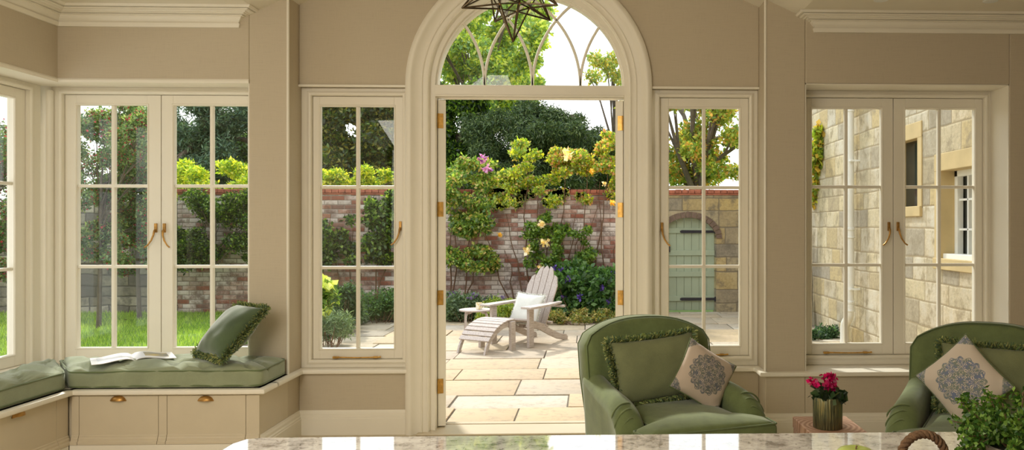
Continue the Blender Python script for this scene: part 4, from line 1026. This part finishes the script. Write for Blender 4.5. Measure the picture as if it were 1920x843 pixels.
for k in range(nB):
    u0 = -.24+.48*k/nB; u1 = -.24+.48*(k+1)/nB; fan_ = lambda u, s_: u*(.86+.22*s_/.9)
    L_ = tp[k]*.98; pr = []
    for (u, s_) in ((u0+.004, 0), (u1-.004, 0), (u1-.004, L_-(.05 if k >= 2 else 0) - (.07 if k in (3,4) else 0) + (.03 if k < 2 else 0)), ((u0+u1)/2, L_), (u0+.004, L_-(.05 if k <= 2 else 0) - (.07 if k in (0,1) else 0) + (.03 if k > 2 else 0))):
        pr.append((fan_(u, s_), .44+s_*math.sin(tilt), .17+s_*math.cos(tilt)))
    q.prism(pr, (0,.02,-.008))
obj('backrest', q, M['teak'], ad, bevel=.003, **K)
q = MB(); q.bar((-.40,.61,.46),(.40,.61,.46), .05, .03); q.bar((-.25,.55,.25),(.25,.55,.25), .05,.03); obj('cross_rail', q, M['teak'], ad, bevel=.003, **K)
cp_ = adc + rdir @ Vector((.02, .335, .43))
pillow('garden_cushion', cp_, rdir @ Vector((1,.02,-.06)), rdir @ Vector((.06,.42,.9)), .42, .40, .13, M['white_fab'], 'white square frayed cushion on the garden lounge chair', fringe=dict(len=.02, n=1500, w=.0025, cols=[(232,232,224),(214,214,206)]))
# footstool
f0 = gnd(882, 664, GZ); fsr = thing('footstool', (f0.x, f0.y, GZ), 'weathered slatted curved footstool before the garden chair', 'footstool', AD)
for sd in (-1, 1):
    sec = [(0,0),(.03,.09),(.10,.19),(.20,.27),(.32,.325),(.44,.345),(.50,.34)]; low = [(y_+.005+.02*(i<2), z_-.055) for i, (y_, z_) in enumerate(sec)]; low[0] = (.045, 0)
    q = MB(); q.prism([(sd*.20-.014, y_, z_) for y_, z_ in sec] + [(sd*.20-.014, y_, max(0, z_)) for y_, z_ in reversed(low)], (.028,0,0)); obj('rail', q, M['teak'], fsr, bevel=.003, **K)
    q = MB(); q.box(sd*.235-.02, sd*.235+.02, .43, .51, 0, .345); obj('leg', q, M['teak'], fsr, bevel=.004, **K)
q = MB(); ss = [(.075,.165),(.125,.215),(.18,.262),(.24,.297),(.305,.324),(.37,.342),(.435,.352),(.50,.352)]
for i, (y_, z_) in enumerate(ss):
    a = ss[max(0,i-1)]; b_ = ss[min(7,i+1)]; d = Vector((0, b_[0]-a[0], b_[1]-a[1])).normalized(); nrm = Vector((0,-d.z,d.y))
    q.bar((-.225, y_, z_+.008), (.225, y_, z_+.008), .056, .018, nrm)
obj('slat_top', q, M['teak'], fsr, bevel=.003, **K)
# table
tc_ = at(893, 579, 10.75); tb = thing('garden_table', (tc_.x, 10.75, GZ), 'small round weathered garden table holding a mug', 'garden table', R(10)); th_ = tc_.z-GZ
q = MB(); q.lathe([(.215,-.022),(.225,-.018),(.225,-.002),(.218,0),(0,0)], (0,0,th_), 40); obj('table_top', q, M['teak'], tb, smooth=40, **K)
for k in range(4):
    a = PI/4+k*PI/2; cs, sn = math.cos(a), math.sin(a); q = MB()
    pth = [(.10, th_-.035), (.16, th_-.037), (.185, th_-.055), (.197, th_-.09), (.20, th_-.2), (.205, 0.0)]
    pp = [(cs*r_, sn*r_, z_) for r_, z_ in pth]; q.tube(pp, .02, 4); obj('leg', q, M['teak'], tb, smooth=30, **K)
mp_ = at(898, 579, 10.72); mg_ = thing('mug', (mp_.x, 10.72, tc_.z), 'cream spotted mug on the garden table', 'mug')
m = NT('spotted_glaze'); vo = m.n('TexVoronoi'); vo.inputs['Scale'].default_value = 40; m.l(m.coords(), vo.inputs['Vector'])
m.base(m.ramp(vo.outputs['Distance'], [(.25, srgb(214,186,70)), (.4, srgb(240,232,206))])); m.rough(.3); M['mugglaze'] = m.m
q = MB(); q.lathe([(.035,0),(.04,.003),(.043,.09),(.040,.09),(.037,.01),(0,.009)], (0,0,0), 24); obj('mug_body', q, M['mugglaze'], mg_, smooth=50, **K)
q = MB(); q.tube([(.04,0,.075),(.06,0,.078),(.07,0,.055),(.062,0,.03),(.041,0,.02)], .006, 7); obj('handle', q, M['mugglaze'], mg_, smooth=50, **K)

# ---------------- planting
def tree(name, base, trunk, blobs, n, size, colors, label, cat='tree', mat='leaf', tr=.1, group=None, branches=8, weights=None, extra=None, **kw):
    root = thing(name, base, label, cat, 0, group); b = Vector(base)
    q = MB()
    top = Vector(trunk); q.tube([b-Vector((0,0,.05)), b.lerp(top, .5)+Vector((.05*tr*4, 0, 0)), top], [tr, tr*.75, tr*.45], 8)
    lst = sorted(blobs, key=lambda t: -t[6])[:branches]
    for c_ in lst:
        e = Vector(c_[:3]); st = b.lerp(top, random.uniform(.45, .95)); md = st.lerp(e, .5) + Vector((random.uniform(-.1,.1), 0, random.uniform(.0,.2)))*(e-st).length*.5
        q.tube([st, md, e], [tr*.4, tr*.25, tr*.08], 6)
        for _ in range(3):
            e2 = e + Vector((random.uniform(-1,1)*c_[3], random.uniform(-1,1)*c_[4], random.uniform(-.5,1)*c_[5]))*.8; q.tube([md, md.lerp(e2,.5)+Vector((0,0,.05)), e2], [tr*.18, tr*.1, tr*.03], 5)
    obj('trunk', q, M['bark'], root, smooth=60)
    foliage('foliage', root, blobs, n, size, colors, mat, weights=weights, **kw)
    if extra: foliage(extra[0], root, blobs, extra[1], extra[2], extra[3], 'petal', aspect=.9)['kind'] = 'stuff'
    return root
def blobs_px(lst):   # (px, py, Y, rpx_x, rpx_z, weight) -> centres
    out = []
    for px, py, Y_, rx, rz_, w_ in lst:
        p = at(px, py, Y_); s_ = Y_/F; out.append((p.x, Y_, p.z, rx*s_, max(rx, rz_)*s_*.7, rz_*s_, w_))
    return out
def scatter_blobs(px0, px1, py0, py1, Y0, Y1, n, r0, r1, keep=None):
    out = []
    while len(out) < n:
        px = random.uniform(px0, px1); py = random.uniform(py0, py1)
        if keep and not keep(px, py): continue
        r_ = random.uniform(r0, r1); out.append((px, py, random.uniform(Y0, Y1), r_, r_*random.uniform(.6, .9), r_*r_))
    return blobs_px(out)
G_ = (0, 0, 0)
YEL = [(206,208,60),(176,190,56),(140,168,48),(222,216,96),(104,140,44)]
DRK = [(44,66,34),(60,86,40),(36,54,30),(78,104,50)]
YEW = [(66,88,52),(84,106,60),(52,72,44),(100,116,70)]
MID = [(84,116,48),(110,142,56),(64,96,40),(140,164,72)]
# tall tree in the arch
tree('broadleaf_tree', (X(900,21), 21, GZ), at(900, 150, 21), scatter_blobs(790, 1015, -70, 200, 19.5, 22.5, 105, 16, 32, lambda x,y: ((x-885)/135)**2+((y-70)/190)**2 < 1), 34000, .17,
     [(206,214,92),(172,192,84),(134,164,84),(116,148,100),(222,222,128),(150,178,120)], 'tall yellow green tree filling the left of the fanlight', tr=.14, branches=14)
tree('broadleaf_tree', (X(690,19), 19, GZ), at(690, 250, 19), scatter_blobs(575, 800, 120, 360, 18, 20, 90, 22, 40), 28000, .15,
     [(74,98,44),(100,120,50),(56,78,38),(140,136,58),(44,62,34)], 'dark olive tree behind the wall left of the door', tr=.12, branches=10)
tree('broadleaf_tree', (X(860,17.5), 17.5, GZ), at(860, 250, 17.5), scatter_blobs(800, 915, 165, 345, 16.8, 18, 70, 16, 28), 22000, .12,
     [(104,142,40),(72,106,34),(136,164,52),(44,70,28),(34,54,26)], 'bright green leafy tree beside the dark yew', tr=.16)
# yew with drooping sprays
tree('yew_tree', (X(1000,16.5), 16.5, GZ), at(1000, 240, 16.5), scatter_blobs(880, 1125, 185, 345, 15.8, 17.4, 115, 14, 30, lambda x,y: y > 190+abs(x-985)*.42 and (x < 1040 or y > 215+(x-1040)*.6)), 34000, .12,
     YEW, 'dense dark yew tree behind the rose covered wall', mat='needle', aspect=.22, tr=.22, droop=.5)
tree('conifer_tree', (X(1080,18), 18, GZ), at(1072, 215, 18), scatter_blobs(1045, 1150, 205, 345, 17.6, 18.6, 36, 10, 22, lambda x,y: y > 195+abs(x-1070)*.9), 10000, .11,
     [(76,96,62),(96,112,66),(60,78,52)], 'grey green conifer tree right of the dark yew', mat='needle', aspect=.25, tr=.15)
tree('birch_tree', (X(1160,19), 19, GZ), at(1150, 150, 19), scatter_blobs(1105, 1215, 100, 345, 18.4, 19.6, 26, 12, 24), 3200, .13,
     [(150,168,90),(178,186,100),(196,176,88),(120,146,80)], 'sparse pale leaved tree by the right door jamb', tr=.08, branches=12)
tree('fruit_tree', (X(1330,17), 17, GZ), at(1300, 260, 17), scatter_blobs(1225, 1415, 150, 350, 16, 18, 42, 18, 32, lambda x,y: y > 240 or random.random() < .35), 8500, .13,
     [(136,160,66),(168,182,80),(206,160,86),(100,130,60),(190,190,96)], 'autumn tinted tree with grey boughs behind the gate wall', tr=.2, branches=18)
tree('laurel_hedge', (X(900,22.5), 22.5, GZ), at(900, 300, 22.5), scatter_blobs(560, 1240, 285, 400, 22, 23, 90, 28, 42), 24000, .16, DRK+[(88,120,60)], 'dark evergreen hedge far beyond the garden wall', 'hedge', tr=.1)
tree('laurel_hedge', (X(380,22.5), 22.5, GZ), at(380, 330, 22.5), scatter_blobs(270, 520, 270, 480, 22, 23, 60, 28, 42), 15000, .16, DRK+[(88,120,60)], 'dark evergreen hedge behind the blue green conifer', 'hedge', tr=.1)
tree('conifer_tree', (X(400,19), 19, GZ), at(400, 190, 19), scatter_blobs(285, 520, 170, 400, 18, 20, 60, 20, 38), 20000, .17,
     [(72,98,78),(88,114,88),(58,80,64),(106,128,96)], 'blue green conifer tree beyond the end of the lawn', mat='needle', aspect=.25, tr=.25)
tree('crab_apple_tree', (X(185,11.6), 11.6, GZ), at(190, 330, 11.6), scatter_blobs(120, 300, 195, 500, 11, 12.4, 58, 14, 30, lambda x,y: y > 260 or x > 150), 16000, .065,
     [(92,118,70),(118,142,88),(72,98,58),(140,156,100)], 'red berried tree nearest the corner on the lawn', tr=.035, branches=16, extra=('berries', 2600, .038, [(170,44,62),(150,60,80),(190,70,80)]))
tree('crab_apple_tree', (X(-40,11), 11, GZ), at(-30, 330, 11), scatter_blobs(-90, 66, 240, 560, 10.4, 11.8, 50, 16, 34), 8500, .065,
     [(80,108,60),(112,136,80),(64,92,50)], 'red berried tree outside the left wall window', tr=.035, branches=12, extra=('berries', 2200, .038, [(170,44,62),(150,60,80)]))
tree('crab_apple_tree', (X(262,12.6), 12.6, GZ), at(250, 330, 12.6), scatter_blobs(205, 300, 220, 500, 12.2, 13.2, 40, 16, 30), 7500, .07,
     [(70,98,52),(98,126,70),(56,82,44),(120,144,88)], 'berried shrub tree against the stone wall', tr=.035, branches=10, extra=('berries', 1600, .038, [(170,44,62),(180,60,80)]))
tree('golden_shrub', (X(395,14.6), 14.6, GZ), at(400, 350, 14.6), scatter_blobs(325, 480, 300, 400, 14.3, 15, 30, 14, 26), 6000, .09, YEL+[(150,176,70)], 'golden leaved shrub at the top of the wall by the lawn', 'shrub', tr=.05)
tree('climbing_shrub', (X(400,13.3), 13.3, GZ), at(400, 420, 13.3), scatter_blobs(322, 480, 365, 495, 13.1, 13.5, 40, 16, 26), 7500, .07, MID+DRK, 'dark climber covering the wall beyond the lawn', 'shrub', tr=.035)
tree('golden_shrub', (X(672,14.5), 14.5, GZ), at(672, 335, 14.5), scatter_blobs(590, 760, 322, 362, 14.3, 14.8, 24, 12, 22), 5000, .085, YEL, 'yellow shrub topping the brick wall left of the door', 'shrub', tr=.04)
# climbers on the brick wall
def climber(name, cols_, blobs, n, size, label, stems, flowers=None, base_px=None):
    bx = base_px or sum(b[0] for b in stems)/len(stems)
    root = thing(name, (X(bx, YW-.15), YW-.15, GZ), label, 'climber'); q = MB()
    for (x0, y0, x1, y1) in stems:
        a, b_ = at(x0, y0, YW-.10), at(x1, y1, YW-.06); a.z = max(a.z, GZ)
        pts = [a.lerp(b_, t) + Vector((.10*noise.noise(Vector((x0*.1, t*4, 1))), 0, .03*noise.noise(Vector((y0, t*5, 2))))) for t in np.linspace(0, 1, 9)]
        q.tube(pts, [.016*(1-.7*t) for t in np.linspace(0, 1, 9)], 5)
    q.tube([(X(min(t[0] for t in stems),YW-.10)-.03, YW-.10, GZ+.01), (X(max(t[0] for t in stems),YW-.10)+.03, YW-.10, GZ+.01)], .016, 6)
    obj('stems', q, M['stem'], root, smooth=60)
    V, Fq, C = leaves(blobs, n, size, cols_, aspect=.65); V[:,1] = np.where(V[:,2] < ZT+.09, np.minimum(V[:,1], YW-.04), V[:,1])
    quadmesh('foliage', V, Fq, C, M['leaf'], root)
    for (fx, fy, fc, fs) in (flowers or []):
        p = at(fx, fy, YW-.35); Vf, Ff, Cf = leaves([(p.x, p.y, p.z, fs, fs, fs, 1)], 26, fs*1.3, fc, aspect=.9); quadmesh('flower', Vf, Ff, Cf, M['petal'], root)
    return root
CRM = [(244,226,180),(236,206,140),(250,240,214)]; PRP = [(190,120,190),(214,160,210),(150,90,160)]; YLO=[(236,190,60),(244,214,110)]
def bl(x0,x1,y0,y1,n,r0,r1,Y0=YW-.45,Y1=YW-.1,keep=None): return scatter_blobs(x0,x1,y0,y1,Y0,Y1,n,r0,r1,keep)
LG = [(150,168,84),(122,148,70),(94,124,60),(178,184,98),(190,166,104)]
climber('climbing_rose', LG+MID, bl(832,925,325,505,36,12,22) + bl(832,925,300,350,14,10,18,YW-.1,YW+.4), 8500, .062, 'dense green climber on the wall nearest the left door jamb', [(850,590,860,350),(842,590,845,340),(870,590,880,420),(862,590,905,470)], [(904,296,PRP,.06),(912,316,PRP,.055),(850,352,[(220,130,150)],.03)])
climber('climbing_rose', LG+YEL[:3], bl(925,1040,300,385,24,9,17,YW-.3,YW+.2,lambda x,y: y > 330-abs(x-990)*.1) + bl(965,1010,268,340,14,8,14,YW-.2,YW+.2), 5500, .058, 'yellow tinted rose cresting the wall behind the garden chair', [(985,590,950,400),(990,590,985,300),(1000,590,1010,360),(960,590,905,420),(975,590,945,470)], [(1014,420,CRM,.05),(990,468,CRM,.05),(936,440,YLO,.03)])
climber('climbing_rose', LG+YEL[:3]+[(206,150,96)], bl(1040,1168,275,375,40,9,18,YW-.3,YW+.25) + bl(1125,1170,250,300,8,8,14,YW-.2,YW+.2), 8500, .058, 'tall yellow green rose cresting the wall at the right jamb', [(1050,590,1060,330),(1090,590,1100,310),(1110,590,1140,300),(1130,590,1125,340),(1075,590,1090,420),(1140,590,1165,400)], [(1063,288,CRM,.07),(1110,320,YLO,.035),(1149,380,YLO,.035),(1133,345,CRM,.03)])
climber('climbing_rose', MID+[(120,150,60)], bl(985,1050,395,520,26,7,14,YW-.35,YW-.12) + bl(1040,1110,420,520,18,7,13,YW-.35,YW-.12), 4300, .055, 'thin green rose stems spread on the bare brick', [(1040,590,1010,380),(1045,590,1080,400),(1048,590,990,470),(1050,590,1120,390),(1030,590,970,500)], [(1021,455,CRM,.05),(1012,500,CRM,.03)])
climber('wall_climber', MID+DRK, bl(598,660,380,500,22,10,17) + bl(690,752,365,490,26,12,20), 6000, .07, 'leafy climber trained on the brick left of the door', [(640,590,620,400),(645,590,660,420),(700,590,720,380),(705,590,745,420),(690,590,660,470)])
# base planting
def bush(name, px0, px1, py0, py1, Y0, Y1, nb, r0, r1, n, size, cols_, label, cat='shrub', aspect=.5, flowers=None, droop=0):
    bl_ = scatter_blobs(px0, px1, py0, py1, Y0, Y1, nb, r0, r1); cx_ = (px0+px1)/2; Ym = (Y0+Y1)/2
    root = thing(name, (X(cx_, Ym), Ym, GZ), label, cat); q = MB()
    for b_ in bl_: q.tube([(X(cx_, Ym)+(b_[0]-X(cx_, Ym))*.4, b_[1], GZ), ((X(cx_,Ym)+b_[0])/2*.5+b_[0]*.5, b_[1], (GZ+b_[2])/2), b_[:3]], [.005,.004,.002], 5)
    obj('stems', q, M['stem'], root); V, Fq, C = leaves(bl_, n, size, cols_, aspect=aspect, droop=droop); V[:,2] = np.maximum(V[:,2], GZ+.01)
    quadmesh('foliage', V, Fq, C, M['leaf'], root)
    if flowers:
        for k in range(flowers[0]):
            b_ = bl_[rng.integers(len(bl_))]; fs = flowers[1]; c_ = (b_[0]+rng.normal()*b_[3]*.5, b_[1]-b_[4]*.8, max(GZ+.1, b_[2]+b_[5]*(.2+.8*rng.random())), fs, fs, fs, 1)
            Vf, Ff, Cf = leaves([c_], 22, fs*1.3, flowers[2], aspect=.8); quadmesh('flower', Vf, Ff, Cf, M['petal'], root)
    return root
SGE = [(112,134,104),(134,154,122),(90,112,84),(78,98,70)]
bush('catmint', 836, 930, 558, 590, 12.2, 12.9, 30, 14, 22, 9000, .05, SGE, 'grey green mounding plant behind the round table', flowers=(24,.02,[(120,100,150)]))
bush('golden_perennial', 905, 985, 566, 592, 11.9, 12.6, 22, 11, 17, 5000, .05, [(150,168,72),(176,184,84),(118,142,60)], 'lime green plant between table and garden chair', 'perennial', .3)
bush('monkshood', 1035, 1165, 505, 590, 12.4, 13.3, 50, 15, 24, 9500, .085, [(68,104,52),(88,126,66),(52,82,42),(104,138,78)], 'big leafy perennial with purple flowers by the wall', 'perennial', .6, (22,.035,[(84,60,150),(104,76,170)]))
bush('low_perennial', 1020, 1165, 585, 602, 11.9, 12.5, 26, 9, 14, 4200, .045, [(130,142,74),(156,148,90),(96,116,60),(176,160,100)], 'low yellowish plant edging the paving by the wall', 'perennial')
bush('fern_shrub', 625, 668, 545, 600, 10.9, 11.6, 22, 13, 20, 4500, .06, [(64,92,60),(84,112,74),(50,74,48)], 'dark ferny shrub in the bed left of the patio', aspect=.4)
bush('hydrangea', 596, 625, 530, 600, 9.8, 10.3, 8, 12, 18, 900, .08, MID, 'lime headed hydrangea by the left edge of the narrow window', flowers=(6,.07,[(196,206,96),(214,220,124)]))
bush('lavender', 600, 652, 592, 628, 9.6, 10.2, 18, 13, 18, 4200, .06, SGE, 'silver lavender in the bed nearest the window', aspect=.15)
bush('lavender', 652, 680, 575, 600, 11.6, 12.2, 10, 10, 15, 2600, .06, SGE, 'silver lavender farther along the patio edge', aspect=.15)
bush('round_shrub', 680, 755, 550, 590, 12.2, 12.8, 26, 15, 22, 6000, .05, [(84,116,66),(104,138,80),(66,94,54)], 'rounded green shrub at the foot of the brick wall', aspect=.5)
bush('evergreen_shrub', 1522, 1568, 618, 640, 10.2, 10.8, 16, 10, 15, 2600, .05, [(60,90,62),(84,116,84),(44,68,46)], 'small glossy shrub at the foot of the house wall', aspect=.5)
# vine on house
vroot = thing('grape_vine', (XH-.15, yh(1528), GZ), 'thick stemmed vine climbing the far end of the house', 'climber')
yv = yh(1530); q = MB(); q.tube([(XH-.13+.04*math.sin(t*5), yv+.1*math.sin(t*3), GZ+t*2.6) for t in np.linspace(0,1,14)], [.075-.05*t for t in np.linspace(0,1,14)], 8); obj('trunk', q, M['bark'], vroot, smooth=60)
foliage('foliage', vroot, blobs_px([(1536,250,yv-.3,8,16,1),(1530,285,yv-.3,11,18,1.5),(1530,310,yv-.2,12,14,1.2),(1526,345,yv-.1,7,14,.6),(1524,370,yv,6,16,.4)]), 420, .13, [(150,170,60),(120,150,56),(176,180,70),(190,160,70)], aspect=.75)
hose = thing('garden_hose', (X(700,11.4), 11.4, GZ), 'thin dark hose lying across the paving by the bed', 'hose'); q = MB()
q.tube([gnd(px, py, GZ+.02) for px, py in ((655,602),(672,600),(690,597),(705,597),(722,600),(740,602),(760,602),(790,598))], .012, 7); obj('hose_pipe', q, M['iron'], hose, smooth=60)
# fallen leaves on lawn
for (px, py, lab) in ((262,592,'dry brown leaf on the lawn nearest the stone wall'),(238,600,'dry brown leaf lying mid lawn')):
    p = gnd(px, py, GZ+.03); q = MB(); q.add([(p.x-.06,p.y,p.z+.004),(p.x,p.y-.04,p.z+.02),(p.x+.06,p.y,p.z+.006),(p.x,p.y+.04,p.z+.02)], [(0,1,2,3)])
    tag(origin_to(obj('fallen_leaf', q, M['stem']), p), lab, 'leaf')

GR = {'laurel_hedge':'distant hedges beyond the garden wall','armchair':'green armchairs facing the island','throw_cushion':'throw cushions on the seats','bench_cushion':'bench cushions on the window seat','window_seat':'built-in window seats in the corner',
 'ceiling_spotlight':'recessed ceiling spotlights','broadleaf_tree':'broadleaf trees beyond the garden wall','conifer_tree':'conifers beyond the garden wall','crab_apple_tree':'berried trees by the lawn','golden_shrub':'golden shrubs above the garden wall',
 'climbing_rose':'climbing roses on the brick wall','lavender':'lavender in the patio bed','fallen_leaf':'dry leaves on the lawn'}
for o in sc.objects:
    k = o.name.split('.')[0]
    if o.parent is None and k in GR: o['group'] = GR[k]
# ------------------------------------------------------------------ light
wld = bpy.data.worlds.new('sky'); sc.world = wld; wld.use_nodes = True
nt = wld.node_tree; bg = nt.nodes['Background']; tcw = nt.nodes.new('ShaderNodeTexCoord'); sp = nt.nodes.new('ShaderNodeSeparateXYZ'); rp = nt.nodes.new('ShaderNodeValToRGB')
nt.links.new(tcw.outputs['Generated'], sp.inputs[0]); nt.links.new(sp.outputs['Z'], rp.inputs['Fac']); nt.links.new(rp.outputs['Color'], bg.inputs['Color'])
rp.color_ramp.elements[0].position = 0; rp.color_ramp.elements[0].color = (1,.985,.96,1); rp.color_ramp.elements[1].position = .9; rp.color_ramp.elements[1].color = (.82,.9,1,1)
bg.inputs['Strength'].default_value = 2.1
sun = bpy.data.lights.new('sun', 'SUN'); sun.energy = 3.8; sun.angle = R(4); sun.color = (1,.95,.86)
so = bpy.data.objects.new('sun', sun); col.objects.link(so); so.rotation_euler = Vector((.40,-1,-.93)).to_track_quat('-Z', 'Y').to_euler(); so.location = (-3, 12, 8)
def area(name, loc, d, sx_, sy_, e, c_=(1,.86,.68)):
    l = bpy.data.lights.new(name, 'AREA'); l.shape = 'RECTANGLE'; l.size = sx_; l.size_y = sy_; l.energy = e; l.color = c_
    o = bpy.data.objects.new(name, l); col.objects.link(o); o.location = loc; o.rotation_euler = Vector(d).to_track_quat('-Z', 'Y').to_euler(); return o
area('ceiling_fill', (-1.7, .3, 2.52), (-.05, .45, -1), 1.8, 2.2, 104, (1,.945,.84))  # added fill light below the ceiling, not a fitting of the room
area('rear_fill', (-1.8, -2.3, 1.7), (0, 1, .05), 2.6, 1.6, 32, (1,.945,.85))  # unseen fill behind the camera, added to light the walls frontally

# ------------------------------------------------------------------ camera
cam = bpy.data.cameras.new('camera'); co = bpy.data.objects.new('camera', cam); col.objects.link(co)
cam.sensor_width = 36; cam.lens = F/1920*36; cam.shift_x = -(CX-960)/1920; cam.shift_y = (CY-421.5)/1920
co.location = (0, 0, H); co.rotation_euler = (PI/2, 0, -TH); sc.camera = co; cam.clip_end = 200
sc.view_settings.view_transform = 'Standard'; sc.view_settings.look = 'None'; sc.view_settings.exposure = 0
sc.cycles.use_denoising = True; sc.cycles.max_bounces = 8; sc.cycles.transparent_max_bounces = 16; sc.cycles.caustics_reflective = False; sc.cycles.caustics_refractive = False
sc.cycles.sample_clamp_indirect = 6
